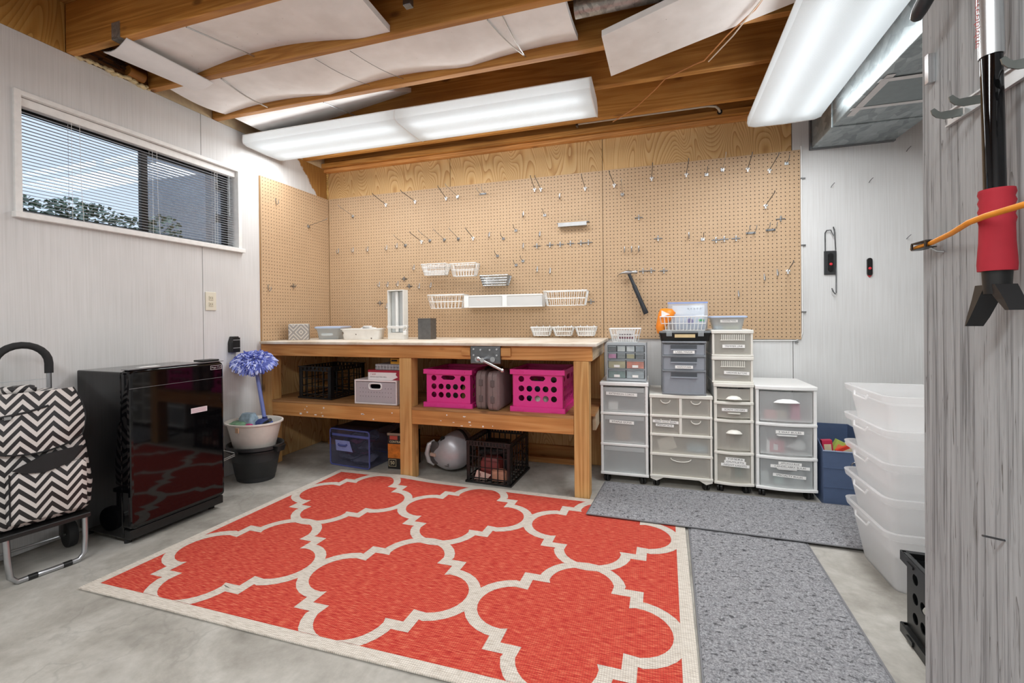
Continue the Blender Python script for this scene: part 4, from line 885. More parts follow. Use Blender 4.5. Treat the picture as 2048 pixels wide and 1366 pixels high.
for x, y, z, sx, sy, sz, c, lab, nm in ((1.73, -.56, .0125, .13, .10, .13, '#7a2f2c', 'dark red tool case inside the black milk crate', 'power_tool'), (1.72, -.42, .0125, .2, .12, .2, '#1d1d1f', 'black tool bag inside the black milk crate', 'power_tool'), (1.80, -.62, .0125, .1, .05, .07, '#c48a70', 'copper-coloured tin at the front of the black milk crate', 'tin_box')):
    o = MB().loft([rrect(-sx / 2, sx / 2, -sy / 2, sy / 2, 0, .012), rrect(-sx / 2, sx / 2, -sy / 2, sy / 2, sz * .8, .015), rrect(-sx * .4, sx * .4, -sy * .4, sy * .4, sz, .015)]).obj(nm, plain(c, .5, var=.2), smooth=40); o.location = (x, y, z); tag(o, lab, 'tool')
t = thing('hose_coil', 'corrugated black vacuum hose lying across the milk crate', 'hose', (1.75, -.575, .17))
MB().tube([(-.10, 0, .0), (-.05, .005, .012), (0, 0, .006), (.06, 0, .018), (.115, 0, .028)], .019, 12).obj('hose_body', M_['blackm'], t, smooth=60)
b = MB()
for i in range(22): x = -.1 + i * .0098; b.cyl((x, .002, .009 + .0008 * i), (x + .004, .002, .009 + .0008 * i), .0215, n=12)
b.obj('ring', M_['black'], t, smooth=40)
t = thing('price_ticket', 'pink paper ticket numbered three inside the milk crate', 'paper', (1.70, -.635, .012), math.radians(5))
b = MB().prism([(-.065, .0), (.02, .0), (.05, .035), (-.045, .06)], -.001, .001, 'xz'); text(b, '3', -.025, -.0015, .03, .035, 1); b.obj('paper_sheet', [plain('#eabfb2', .7), plain('#6a1f1c', .6)], t)
# ================================================================== plastic drawer carts
WH = plain('#f0f0ee', .35, var=.015); CR = plain('#e9e6dd', .35, var=.015)
FR = M_['frost']; FRG = frosted('grey_frosted_plastic', '#d6dbe3', .65); FRC = frosted('cream_frosted_plastic', '#f9f6ef', .36)
def caster(t, x, y, a=0):
    b = MB(); d = Vector((math.cos(a), math.sin(a), 0)); 
    for s in (-1, 1):
        c = Vector((x, y, .0245)) + d * s * .009; b.cyl(c - d * .007, c + d * .007, .024, n=16)
    b.cyl((x, y, .03), (x, y, .056), .008, n=8); b.obj('caster', M_['black'], t, smooth=40, bevel=.002)
def strip(parent, texts, x, y, z, wd, h=.022, tilt=0):
    """white label strip with printed lettering, front face towards -y"""
    b = MB(); M = Matrix.Translation((x, y, z)) @ Matrix.Rotation(tilt, 4, 'Y'); b.box(-wd / 2, wd / 2, -.0006, 0, -h / 2, h / 2, 0, M); text(b, texts, 0, -.0009, 0, h * .75, 1, wid=wd * .8, M=M)
    b.obj('label_strip', [M_['paper'], M_['ink']], parent)
def open_bin(mb, x0, x1, y0, y1, z0, z1, t=.002):
    """front-facing drawer tray"""
    mb.box(x0, x1, y0, y0 + t, z0, z1); mb.box(x0, x1, y1 - t, y1, z0, z1); mb.box(x0, x0 + t, y0 + t, y1 - t, z0, z1); mb.box(x1 - t, x1, y0 + t, y1 - t, z0, z1); mb.box(x0 + t, x1 - t, y0 + t, y1 - t, z0, z0 + t); return mb
def cart(name, label, x0, x1, yf, yb, ztop, zbot, splits, fm, dm, bow=0, casters=True, top_th=.022, shelf_th=.016, loc=(0, 0, 0), post=.016, wheel=.05):
    """frame > drawers; splits: z of shelf lines from the bottom to the top; dm drawer material"""
    cx, cy = (x0 + x1) / 2, (yf + yb) / 2; t = thing(name, label, 'drawer unit', (cx, cy, 0)); w2, d2 = (x1 - x0) / 2, (yb - yf) / 2
    def front(z0, z1, extra=0, q=8):
        P = [(-w2 - extra, d2), (-w2 - extra, -d2 - extra)] + [(-w2 - extra + (2 * (w2 + extra)) * i / q, -d2 - extra - bow * S3(i / q)) for i in range(1, q)] + [(w2 + extra, -d2 - extra), (w2 + extra, d2)]
        return MB().prism(P, z0, z1)
    front(ztop - top_th, ztop, .004).obj('top_panel', fm, t, bevel=.004)
    zs = [zbot] + splits + [ztop - top_th]
    front(zbot, zbot + shelf_th, .003).obj('base_panel', fm, t, bevel=.003)
    for z in splits: front(z - shelf_th / 2, z + shelf_th / 2, .002).obj('shelf_rail', fm, t, bevel=.003)
    for sx in (-1, 1):
        xa, xb = sx * w2, sx * (w2 - post)
        for ya, yb2 in ((-d2, -d2 + post), (d2 - post, d2)): MB().box(min(xa, xb), max(xa, xb), ya, yb2, zbot + shelf_th, ztop - top_th).obj('post', fm, t, bevel=.002)
    b = MB()
    for sx in (-1, 1): b.box(sx * w2 - .001, sx * w2 + .001, -d2 + post, d2 - post, zbot + shelf_th, ztop - top_th)
    b.box(-w2 + post, w2 - post, d2 - .004, d2 - .002, zbot + shelf_th, ztop - top_th); b.obj('side_panel', M_['tray'] if dm is not FRG else FRG, t)
    if casters:
        for sx in (-1, 1):
            for sy in (-1, 1): caster(t, sx * (w2 - .035), sy * (d2 - .035), .3 * sx)
    t['_z'] = 0; del t['_z']
    return t, w2, d2, zs
def drawer(t, x0, x1, z0, z1, d2, bow, dm, handle=None, hm=None, w2=None):
    """curved-front tray; x in cart coordinates"""
    q = 8; w = w2 or max(abs(x0), abs(x1))
    def yb_(x): return -d2 + .004 - bow * S3((x + w) / (2 * w)) + .0
    P = [(x0 + (x1 - x0) * i / q, yb_(x0 + (x1 - x0) * i / q)) for i in range(q + 1)]
    b = MB().prism(P + [(x, y + .003) for x, y in reversed(P)], z0, z1)
    b.box(x0, x0 + .002, -d2 + .008, d2 - .01, z0, z1 - .008, 1).box(x1 - .002, x1, -d2 + .008, d2 - .01, z0, z1 - .008, 1).box(x0, x1, d2 - .012, d2 - .01, z0, z1 - .008, 1).box(x0 + .002, x1 - .002, -d2 + .008, d2 - .012, z0, z0 + .002, 1)
    d = b.obj('drawer', [dm, M_['tray']], t)
    xm = (x0 + x1) / 2; yf = yb_(xm); hw = (x1 - x0)
    if handle == 'lip':
        MB().prism([(xm - hw * .2, yf - .0005), (xm - hw * .17, yf - .016), (xm + hw * .17, yf - .016), (xm + hw * .2, yf - .0005)], z1 - .05, z1 - .044).obj('handle', hm, d, bevel=.001)
    elif handle == 'cap':
        MB().loft([[(xm + math.cos(PI * i / 10) * hw * .25 * k, yf - .001 - math.sin(PI * i / 10) * dd, z1 - .062 + zz) for i in range(11)] for k, dd, zz in ((1, .02, 0), (1, .022, .003), (.7, .014, .016), (.3, .004, .022))]).obj('handle', hm, d, smooth=40)
    elif handle == 'arc':
        MB().tube([(xm + hw * .18 * math.cos(a), yf - .003, z1 - .01 + .02 * math.sin(a)) for a in [PI + PI * i / 8 for i in range(9)]], .003, 6).obj('handle', hm, d, smooth=60)
    return d, yf
YB = -.055
# --- cart one: three drawers
t, w2, d2, zs = cart('drawer_cart', 'narrow white three-drawer plastic cart next to the bench', 2.425, 2.713, -.435, YB, .638, .052, [.245, .44], WH, FR)
for i, (lab, tl) in enumerate(((None, 0), ('STAPLE GUNS', .03), ('EXTENSION CORDS', .03))):
    z0, z1 = zs[i] + .012 + (.006 if i == 0 else 0), zs[i + 1] - .010
    d, yf = drawer(t, -w2 + .018, w2 - .018, z0, z1, d2, 0, FR)
    b = MB().box(-w2 + .024, w2 - .024, -d2 - .0005, -d2 + .0035, z1 - .03, z1 - .004); b.obj('pull_lip', FR, d, bevel=.002)
    if lab: strip(d, lab, -.015, -d2 - .001, z1 - .042, .19 if i == 2 else .15, .02, tl)
for x, y, z, s, c, nm, lab, cat in ((2.50, -.38, .457, (.06, .05, .05), '#e9e9e6', 'paper_box', 'white paper box in the extension cord drawer', 'box'), (2.56, -.36, .265, (.09, .08, .12), '#8a6a4a', 'staple_box', 'brown staple carton in the staple gun drawer', 'box'), (2.53, -.3, .265, (.05, .05, .13), '#a8403a', 'staple_gun', 'red staple gun in the staple gun drawer', 'tool')):
    o = MB().box(-s[0] / 2, s[0] / 2, -s[1] / 2, s[1] / 2, 0, s[2]).box(-s[0] * .52, s[0] * .52, -s[1] * .53, s[1] * .53, s[2] * .55, s[2] * .8).obj(nm, plain(c, .6, var=.15), bevel=.003); o.location = (x, y, z); tag(o, lab, cat)
o = MB().tube([(.05 * math.cos(a * .9) + .004 * (i % 5), .05 * math.sin(a * .9), .012 + i * .0011) for i, a in enumerate([k * .35 for k in range(90)])], .006, 6).obj('cord_coil', plain('#3f4245', .6, var=.2), smooth=60); o.location = (2.63, -.33, .455); tag(o, 'grey coiled cord in the extension cord drawer', 'cord')
# small parts organizer
CLR2 = frosted('clear_small_drawer', '#eef3f5', .2, .15)
t = thing('parts_organizer', 'grey small-parts organizer with tiny drawers on the three-drawer cart', 'organizer', (2.585, -.325, .6425), math.radians(-2))
w, d, h = .122, .08, .243; G = plain('#aab0b4', .4, var=.03)
b = MB().box(-w, -w + .008, -d, d, 0, h).box(w - .008, w, -d, d, 0, h).box(-w + .008, w - .008, -d, d, h - .016, h).box(-w + .008, w - .008, -d, d, 0, .016).box(-w + .008, w - .008, d - .003, d, .016, h - .016)
rows = [(.016, .072, 2), (.078, .134, 2), (.140, .178, 4), (.184, .225, 4)]
for z0, z1, n_ in rows: b.box(-w + .008, w - .008, -d + .002, d - .003, z1, z1 + .005 if z1 < .22 else z1 + .0015)
b.obj('cabinet_frame', G, t, bevel=.0015)
cols = [['#6f8f86', '#aeb6b8'], ['#cbbd8a', '#e8794f'], ['#d67fae', '#7f857f', '#b9ac74', '#4c5154'], ['#2f3234', '#d9d9d4', '#e5e4e0', '#8e959b']]
for (z0, z1, n_), cc in zip(rows, cols):
    for i in range(n_):
        x0 = -w + .009 + (2 * w - .018) * i / n_; x1 = x0 + (2 * w - .018) / n_ - .001
        dr = open_bin(MB(), x0 + .0015, x1 - .0015, -d - .001, d - .005, z0 + .001, z1 - .0015, .0015).obj('drawer', CLR2, t)
        MB().box(x0 + .005, x1 - .005, -d + .002, d - .03, z0 + .004, z0 + (z1 - z0) * .8).obj('contents', plain(cc[i], .6, var=.25), dr)
        MB().box(x0 + .003, x1 - .003, -d - .008, -d - .0012, z1 - .007, z1 - .003).obj('pull', M_['clear'], dr)
        if z0 < .1: b = MB(); b.box((x0 + x1) / 2 - .018, (x0 + x1) / 2 + .018, -d - .0018, -d - .0012, z0 + .008, z0 + .024); b.obj('label_strip', M_['paper'], dr)
o = basket_mesh(.195, .12, .085, 11, 5, .02, .0024).obj('wire_basket', M_['whitep']); o.location = (2.575, -.325, .8885); tag(o, 'white wire basket of cards on the grey parts organizer', 'basket')
b = MB()
for i in range(5): b.box(-.055, .055, -.03 + i * .012, -.022 + i * .012, .004, .075 - .003 * i)
o = b.obj('card_pack', plain('#dedcda', .5, var=.1)); o.location = (2.58, -.325, .8885); tag(o, 'stack of printed cards in the wire basket', 'cards')
MB().box(-.045, .045, -.0312, -.0302, .02, .032).obj('print_band', plain('#7a4a55', .6), o); MB().box(-.04, .04, -.0312, -.0302, .042, .05).obj('print_band', plain('#5d5458', .6), o)
# --- cart two: wide cream cart, two half drawers over two wide ones
t, w2, d2, zs = cart('drawer_cart', 'wide cream plastic cart with paired small drawers under the grey drawer unit', 2.725, 3.078, -.435, YB, .572, .062, [.205, .325, .44], CR, FRC, post=.012)
MB().box(-.008, .008, -d2, d2 - .01, .333, .55).obj('divider', CR, t)
for i, (z0, z1) in enumerate(((.081, .195), (.215, .315))):
    d, yf = drawer(t, -w2 + .014, w2 - .014, z0, z1, d2, 0, FRC, 'arc' if i == 0 else None, CR)
for z0, z1 in ((.335, .43), (.45, .548)):
    for sx in (-1, 1):
        x0, x1 = (-w2 + .014, -.01) if sx < 0 else (.01, w2 - .014); d, yf = drawer(t, x0, x1, z0, z1, d2, 0, FRC, 'arc', CR)
        if sx < 0 and z0 < .4: strip(d, 'HOT GLUE GUN', (x0 + x1) / 2, yf - .0045, .405, .15, .017, .03); strip(d, 'PENCILS', (x0 + x1) / 2 - .005, yf - .0045, .383, .105, .016, .03)
for sx in (-1, 1): MB().prism([(sx * (w2 - .075), .0615), (sx * w2, .0615), (sx * w2, .053), (sx * (w2 - .035), .04)], -d2, -d2 + .012, 'xz').obj('foot_bracket', CR, t)
o = MB().box(-.05, .05, -.004, .004, 0, .075).box(-.04, .0, -.0045, -.004, .01, .04).obj('leaflet', plain('#d9d9d8', .6, var=.06)); o.location = (2.835, -.375, .221); o.rotation_euler = (0, math.radians(-18), 0); tag(o, 'tilted grey leaflet behind the wide cream drawer front', 'leaflet')
o = MB().loft([rrect(-.06, .06, -.05, .05, 0, .02), rrect(-.065, .065, -.055, .055, .025, .03), rrect(-.04, .04, -.03, .03, .045, .02)]).obj('blue_sponge', plain('#8fb8d6', .8, var=.2), smooth=50); o.location = (3.0, -.34, .2195); tag(o, 'pale blue sponge inside the wide cream drawer', 'sponge')
# grey three-drawer unit
t, w2, d2, zs = cart('drawer_unit', 'dark grey three-drawer desktop unit on the wide cream cart', 2.80, 3.045, -.43, -.12, .325, 0, [.145, .235], plain('#7d8186', .35, var=.03), FRG, bow=.01, casters=False, top_th=.012, shelf_th=.012, post=.006)
t.location.z = .5725
for i, lab in enumerate((None, 'HARDWARE', 'LABEL MAKER')):
    d, yf = drawer(t, -w2 + .007, w2 - .007, zs[i] + .008, zs[i + 1] - .007, d2, .01, FRG)
    z1 = zs[i + 1] - .008; hgt = zs[i + 1] - zs[i]
    MB().box(-w2 * .6, w2 * .6, yf - .001, yf + .004, z1 - .028, z1 - .002).obj('handle_recess', plain('#4d5156', .5), d); MB().prism([(-w2 * .62, z1 - .032), (w2 * .62, z1 - .032), (w2 * .6, z1 - .026), (-w2 * .6, z1 - .026)], yf - .012, yf - .001, 'xz').obj('handle', FRG, d)
    if lab: strip(d, lab, 0, yf - .012, zs[i] + .026, .12 if i == 2 else .1, .018)
# black organizer case
t = thing('organizer_case', 'flat black case with clear latches on the dark grey drawer unit', 'case', (2.93, -.295, .898))
tub(MB(), -.145, .145, -.125, .11, 0, .05, .008, .015, .003, .004).obj('case_base', M_['black'], t, smooth=35); MB().loft([rrect(-.147, .147, -.128, .113, .0505, .016), rrect(-.147, .147, -.128, .113, .058, .016), rrect(-.14, .14, -.12, .105, .062, .016)]).obj('case_lid', frosted('smoke_lid', '#aeb4b8', .7), t, smooth=35)
for x in (-.09, .09): MB().box(x - .016, x + .016, -.134, -.1305, .03, .06).obj('latch', M_['clear'], t, bevel=.001)
MB().box(-.058, .058, -.133, -.1295, .022, .042).obj('masking_tape', plain('#d8c193', .7), t)
o = basket_mesh(.27, .17, .085, 12, 6, .012, .0024).obj('wire_basket', M_['whitep']); o.location = (2.925, -.30, .9625); tag(o, 'large white wire basket of plastic bags on the black case', 'basket')
film2 = frosted('zip_film', '#e8eef6', .5, .15)
t = thing('zip_pouch', 'tall clear zip pouch with blue zip standing in the wire basket', 'pouch', (2.958, -.262, .968))
MB().loft([rrect(-.115, .115, -.03, .03, 0, .02), rrect(-.12, .12, -.035, .035, .08, .03), rrect(-.118, .118, -.008, .008, .162, .006)]).obj('pouch_film', film2, t, smooth=40); MB().box(-.12, .12, -.006, .006, .1625, .172).obj('zip', plain('#93a6d8', .4), t, bevel=.001)
MB().box(-.09, .1, -.006, -.002, .03, .15).obj('paper_insert', M_['paper'], t); 
b = MB()
for i in range(5): b.box(.0 + i * .018, .008 + i * .018, -.0068, -.0062, .125, .133)
b.obj('print_mark', plain('#5c5f66', .6), t)
t = thing('orange_bag', 'bright orange bag slumped over the side of the wire basket', 'bag', (2.828, -.325, .972))
MB().loft([[(x + math.cos(a) * rx, y + math.sin(a) * ry, z) for a in [2 * PI * i / 14 for i in range(14)]] for x, y, z, rx, ry in ((-.035, -.01, -.03, .02, .04), (-.035, -.01, .01, .03, .05), (-.01, 0, .06, .045, .05), (.005, 0, .10, .052, .04), (.0, 0, .125, .035, .025), (-.01, 0, .128, .012, .01))]).obj('bag_body', plain('#f08a1e', .45, var=.12), t, smooth=60)
b = MB().prism([(-.03, .075), (.02, .09), (-.03, .115)], -.054, -.052, 'xz'); b.obj('print_panel', M_['paper'], t)
t = thing('clear_packet', 'clear packet with green and purple print in the front of the wire basket', 'packet', (2.965, -.345, .968))
MB().loft([rrect(-.09, .085, -.018, .018, 0, .01), rrect(-.095, .09, -.022, .022, .06, .02), rrect(-.09, .085, -.006, .006, .092, .004)]).obj('packet_film', film2, t, smooth=40)
MB().cyl((.0, -.0235, .05), (.0, -.0225, .05), .018, n=16).obj('purple_print', plain('#8b86a8', .5), t); MB().box(.045, .08, -.0235, -.0225, .05, .062).obj('green_print', plain('#5cb478', .5), t)
# --- cart three: narrow cream cart, four drawers
t, w2, d2, zs = cart('drawer_cart', 'narrow cream four-drawer cart under the two stacked boxes', 3.090, 3.300, -.425, YB, .652, .052, [.24, .43, .535], CR, FRC, bow=.016)
caps = [(None, None), (None, None), ('SCREW DRIVERS', 0), (None, None)]
for i in range(4):
    d, yf = drawer(t, -w2 + .018, w2 - .018, zs[i] + .018, zs[i + 1] - .010, d2, .016, FRC, 'cap' if i != 2 else 'lip', CR)
    if i == 2: strip(d, 'SCREW DRIVERS', 0, yf - .019, zs[3] - .034, .135, .017)
    if i == 0:
        for lab, wd, z in (('TIMERS', .1, .214), ('OUTLETS', .115, .197), ('NIGHT LIGHTS', .15, .179)): strip(d, lab, 0, yf - .024, z, wd, .017, .03)
for x, y, z, s, c, nm, lab in ((3.16, -.32, .078, (.07, .03, .07), '#d8d6d0', 'timer_pack', 'pale timer pack in the lowest narrow cream drawer'), (3.235, -.33, .078, (.04, .03, .075), '#3f8a90', 'night_light_pack', 'teal night light pack in the lowest narrow cream drawer'), (3.19, -.3, .27, (.05, .06, .09), '#6b5a50', 'hinge_pack', 'brown pack in the second narrow cream drawer'), (3.17, -.3, .46, (.05, .05, .03), '#b96a9a', 'driver_pack', 'pink-purple pack in the screwdriver drawer')):
    o = MB().box(-s[0] / 2, s[0] / 2, -s[1] / 2, s[1] / 2, 0, s[2]).box(-s[0] * .3, s[0] * .3, -s[1] * .55, -s[1] * .5, s[2] * .3, s[2] * .7).obj(nm, plain(c, .6, var=.2), bevel=.003); o.location = (x, y, z); tag(o, lab, 'package')
# two stacked drawers
for k, (z0, lab, tx) in enumerate(((.6525, 'white stackable drawer box, lower of two on the narrow cream cart', 'HARDWARE BUTTONS'), (.8095, 'white stackable drawer box, upper of two on the narrow cream cart', 'TRIMMER LINE'))):
    t, w2, d2, zs = cart('stacking_drawer', lab, 3.083, 3.302, -.415, YB, .1565, 0, [], CR, FRC, bow=.008, casters=False, top_th=.022, shelf_th=.01, post=.012)
    t.location.z = z0
    d, yf = drawer(t, -w2 + .013, w2 - .013, .012, .132, d2, .008, FRC)
    b = MB()
    for i in range(13): b.box(-.06 + i * .01, -.056 + i * .01, yf - .003, yf - .0005, .098, .13)
    b.box(-.066, .066, yf - .004, yf - .0005, .094, .098); b.obj('grip_ribs', CR, d)
    strip(d, tx, .005 if k else .02, yf - .004, .06, .12 if k else .135, .019, .03 if k == 0 else 0)
o = MB().tube([(.05 * math.cos(a), .035 * math.sin(a), .006 + .003 * (a / 6)) for a in [i * .5 for i in range(40)]], .005, 6).obj('wire_coil', plain('#8f9ab8', .5, var=.2), smooth=60); o.location = (3.18, -.33, .6675); tag(o, 'bluish coil of wire inside the lower stackable drawer', 'wire')
t = thing('lidded_box', 'small clear box with pale blue lid on the stacked drawer boxes', 'storage box', (3.178, -.30, .9665))
tub(MB(), -.088, .088, -.1, .1, 0, .072, .014, .02).obj('tub', M_['clear'], t, smooth=40); MB().loft([rrect(-.1, .1, -.113, .113, .0725, .02), rrect(-.1, .1, -.113, .113, .08, .02), rrect(-.09, .09, -.1, .1, .083, .02)]).obj('lid', plain('#b9cbe8', .3, var=.02), t, smooth=40)
strip(t, 'CAULKING TOOLS', .0, -.0985, .052, .095, .017)
o = MB().box(-.03, .045, -.012, .012, 0, .02).box(-.045, -.03, -.008, .008, .004, .016).obj('putty_knife', plain('#d9c79a', .6)); o.location = (3.19, -.36, .9695); tag(o, 'cream putty scraper inside the small lidded box', 'tool')
o = MB().lathe([(.012, 0), (.024, 0), (.024, .02), (.012, .02)], 16).obj('tape_roll', plain('#d8dbe0', .5), smooth=40); o.location = (3.125, -.34, .9695); tag(o, 'pale tape roll inside the small lidded box', 'tape')
# --- cart four: wide white cart, three drawers
t, w2, d2, zs = cart('drawer_cart', 'wide white three-drawer cart next to the blue bin', 3.312, 3.618, -.43, YB, .645, .050, [.235, .425], WH, FR, bow=.018)
for i in range(3):
    d, yf = drawer(t, -w2 + .022, w2 - .022, zs[i] + .018, zs[i + 1] - .010, d2, .018, FR, 'cap' if i == 2 else 'lip', WH)
    if i == 1: strip(d, '3 WAY BULBS', .01, yf - .018, zs[2] - .036, .14, .018)
    if i == 0:
        for lab, wd, z, q in (('APPLIANCE BULB', .115, .212, .02), ('CANDELABRA BULBS', .195, .193, .02), ('SPECIALTY BULBS', .165, .138, .05)): strip(d, lab, .01, yf - .004 if q > .03 else yf - .018, z, wd, .017, q)
o = MB().box(-.045, .045, -.03, .03, 0, .065).box(-.01, .012, -.031, -.03, .01, .045, 1).box(-.046, -.03, -.031, .031, 0, .066, 1).obj('bulb_carton', [plain('#c84a60', .5, var=.06), M_['paper']]); o.location = (3.42, -.36, .2555); tag(o, 'red and white bulb carton in the middle wide drawer', 'box')
t = thing('light_bulb', 'white light bulb lying in the middle wide drawer', 'light bulb', (3.53, -.35, .288)); t.rotation_euler = (0, math.radians(78), 0)
MB().lathe([(.012, -.03), (.015, -.02), (.026, .0), (.032, .022), (.028, .042), (.012, .054), (.001, .056)], 18).obj('globe', M_['whitep'], t, smooth=60); MB().lathe([(.004, -.055), (.011, -.05), (.012, -.031)], 12).obj('screw_base', M_['steel'], t, smooth=40)
for x, y, z, s, c, nm, lab, cat in ((3.40, -.35, .4445, (.07, .05, .05), '#d98a86', 'soap_box', 'pink striped box in the top wide drawer', 'box'), (3.46, -.33, .4445, (.07, .05, .045), '#c9bda4', 'brush_block', 'tan brush block in the top wide drawer', 'brush'), (3.53, -.35, .4445, (.05, .05, .1), '#d24f86', 'pink_funnel', 'bright pink funnel in the top wide drawer', 'funnel'), (3.37, -.34, .0705, (.05, .05, .06), '#dfe3e0', 'bulb_pack', 'pale bulb pack in the lowest wide drawer, bench side', 'package'), (3.44, -.36, .0705, (.05, .05, .05), '#b5d0c8', 'bulb_pack', 'pale green bulb pack in the lowest wide drawer, middle', 'package'), (3.54, -.34, .0705, (.07, .05, .08), '#cfd4d3', 'bulb_pack', 'grey bulb pack in the lowest wide drawer, blue bin side', 'package')):
    o = MB().loft([rrect(-s[0] / 2, s[0] / 2, -s[1] / 2, s[1] / 2, 0, .006), rrect(-s[0] * .48, s[0] * .48, -s[1] * .48, s[1] * .48, s[2] * .7, .012), rrect(-s[0] * .4, s[0] * .4, -s[1] * .4, s[1] * .4, s[2], .012)]).obj(nm, plain(c, .5, var=.12), smooth=40); o.location = (x, y, z); tag(o, lab, cat)
# ================================================================== blue bin
t = thing('file_bin', 'slate blue file bin with cut-down front next to the wide white cart', 'bin', (3.752, -.25, 0), math.radians(-1.5))
BL = plain('#4f607f', .55, var=.04)
b = MB().box(-.11, .14, -.215, -.21, 0, .30).box(-.11, .14, .19, .195, 0, .37)
for x in (-.11, .135): b.prism([(-.21, 0), (.19, 0), (.19, .37), (-.05, .37), (-.21, .30)], x, x + .005, 'yz')
b.box(-.105, .135, -.21, .19, 0, .005); b.obj('bin_wall', BL, t)
for z in (.10, .205): MB().box(-.112, .142, -.2175, -.2155, z, z + .006).obj('rib', BL, t)
MB().tube([(-.112, -.215, .30), (.142, -.215, .30)], .004, 6).obj('rim', plain('#8a97b0', .5), t)
MB().tube([(.05 + .03 * math.cos(a), -.2165, .235 + .016 * math.sin(a)) for a in [2 * PI * i / 20 for i in range(20)]], .004, 6, closed=True).obj('grip_ring', M_['chrome'], t, smooth=60)
for x, y, z, r, s, c, nm, lab in ((3.73, -.36, .235, .45, (.09, .03, .1), '#a9bf5a', 'seed_packet', 'green and orange packet tilted in the blue bin'), (3.80, -.38, .235, -.5, (.09, .03, .085), '#d8402f', 'red_packet', 'red packet tilted in the blue bin'), (3.69, -.37, .23, -.1, (.05, .03, .11), '#c22a4e', 'crimson_packet', 'crimson packet against the side of the blue bin'), (3.76, -.33, .23, .9, (.1, .03, .09), '#e6e2da', 'white_packet', 'white packet between the coloured packets in the blue bin'), (3.74, -.24, .006, 0, (.2, .3, .2), '#5c5550', 'bin_filler', 'brown carton filling the lower part of the blue bin')):
    o = MB().box(-s[0] / 2, s[0] / 2, -s[1] / 2, s[1] / 2, 0, s[2]).box(-s[0] * .35, s[0] * .35, -s[1] * .54, -s[1] * .5, s[2] * .35, s[2] * .8, 1).obj(nm, [plain(c, .5, var=.08), plain('#d8c8a8' if nm != 'seed_packet' else '#d9825a', .5)]); o.location = (x, y, z); o.rotation_euler = (0, r, 0); tag(o, lab, 'package')
# ================================================================== clear stacking bins
CLB = frosted('clear_bin', '#ffffff', .5, .22)
def clear_bin(mb, w, d, h):
    hw, hd = w / 2, d / 2; q = .04; tk = .003
    R = [rrect(-hw + q, hw - q, -hd + q, hd - q, 0, .03), rrect(-hw + .006, hw - .006, -hd + .006, hd - .006, h - .035, .035), rrect(-hw - .012, hw + .012, -hd - .012, hd + .012, h - .022, .045), rrect(-hw - .016, hw + .016, -hd - .016, hd + .016, h, .045),
         rrect(-hw - .002, hw + .002, -hd - .002, hd + .002, h, .04), rrect(-hw + .006 + tk, hw - .006 - tk, -hd + .006 + tk, hd - .006 - tk, h - .035, .035), rrect(-hw + q + tk, hw - q - tk, -hd + q + tk, hd - q - tk, tk, .03)]
    return mb.loft(R)
lbs = ['clear plastic bin at the bottom of the nested stack', 'clear plastic bin second from the bottom of the nested stack', 'clear plastic bin in the middle of the nested stack', 'clear plastic bin second from the top of the nested stack', 'clear plastic bin at the top of the nested stack']
base = None
for i in range(5):
    if base is None:
        t = thing('clear_bin', lbs[i], 'storage bin', (3.83, -1.15, 0), 0, 'nested clear bins')
        clear_bin(MB(), .52, .37, .238).obj('bin_shell', CLB, t, smooth=35)
        for s in (-1, 1): MB().tube([(s * .2745 , -.06, .222), (s * .279, -.05, .205), (s * .279, .05, .205), (s * .2745, .06, .222)], .004, 6).obj('grip', CLB, t, smooth=60)
        base = t
    else: dup(base, (3.83 - .003 * (i % 2), -1.15 + .004 * (i % 3), .125 * i + .001 * i), None, lbs[i])
# black crate behind the partition edge
pink_crate('storage_crate', 'black crate with round holes just past the partition', (3.69, -1.73, 0), math.radians(-3), .345, .345, .268, plain('#17191a', .35, var=.1), cols=5, dcols=6)
# ================================================================== right wall hardware
t = thing('broom_holder', 'black wire hook holder with a red dot plate on the white wall', 'holder', (3.825, 0, 1.38))
MB().box(-.034, .034, -.012, -.001, -.075, .075).obj('plate', plain('#3a3b3c', .5, .3), t, bevel=.003); MB().prism(rpoly(-.014, .014, -.055, .06, .0139), -.02, -.0125, 'xz').obj('button_pill', M_['black'], t); MB().lathe([(.001, 0), (.009, 0), (.007, .003), (.001, .004)], 14, (0, 0, 0)).obj('red_dot', plain('#d8333f', .4), t).matrix_local = Matrix.Translation((.0, -.0205, -.01)) @ Matrix.Rotation(PI / 2, 4, 'X')
MB().tube([(-.026, -.004, .07), (-.027, -.006, .19), (-.02, -.012, .205), (.0, -.02, .205), (.012, -.03, .165), (.02, -.02, .205), (.018, -.008, .225), (.026, -.006, .19), (.03, -.006, .08)], .0035, 6).obj('wire_hook', M_['steeld'], t, smooth=60)
MB().tube([(.03, -.006, .06), (.031, -.01, -.06), (.03, -.012, -.19), (.018, -.03, -.2), (.003, -.035, -.18), (.003, -.025, -.165), (.012, -.015, -.18)], .0035, 6).obj('wire_hook', M_['steeld'], t, smooth=60)
t = thing('sensor_button', 'small black pill-shaped button with red dot on the bare white wall', 'button', (4.035, 0, 1.345))
MB().prism(rpoly(-.014, .014, -.055, .055, .0139), -.012, -.0005, 'xz').obj('pill', M_['black'], t, bevel=.002); o = MB().lathe([(.001, 0), (.009, 0), (.007, .003), (.001, .004)], 14).obj('red_dot', plain('#d8333f', .4), t); o.matrix_local = Matrix.Translation((0, -.0122, -.01)) @ Matrix.Rotation(PI / 2, 4, 'X'); MB().prism([(-.012, -.052), (.012, -.052), (.0, -.066)], -.008, -.0005, 'xz').obj('red_tip', plain('#b8363c', .5), t)
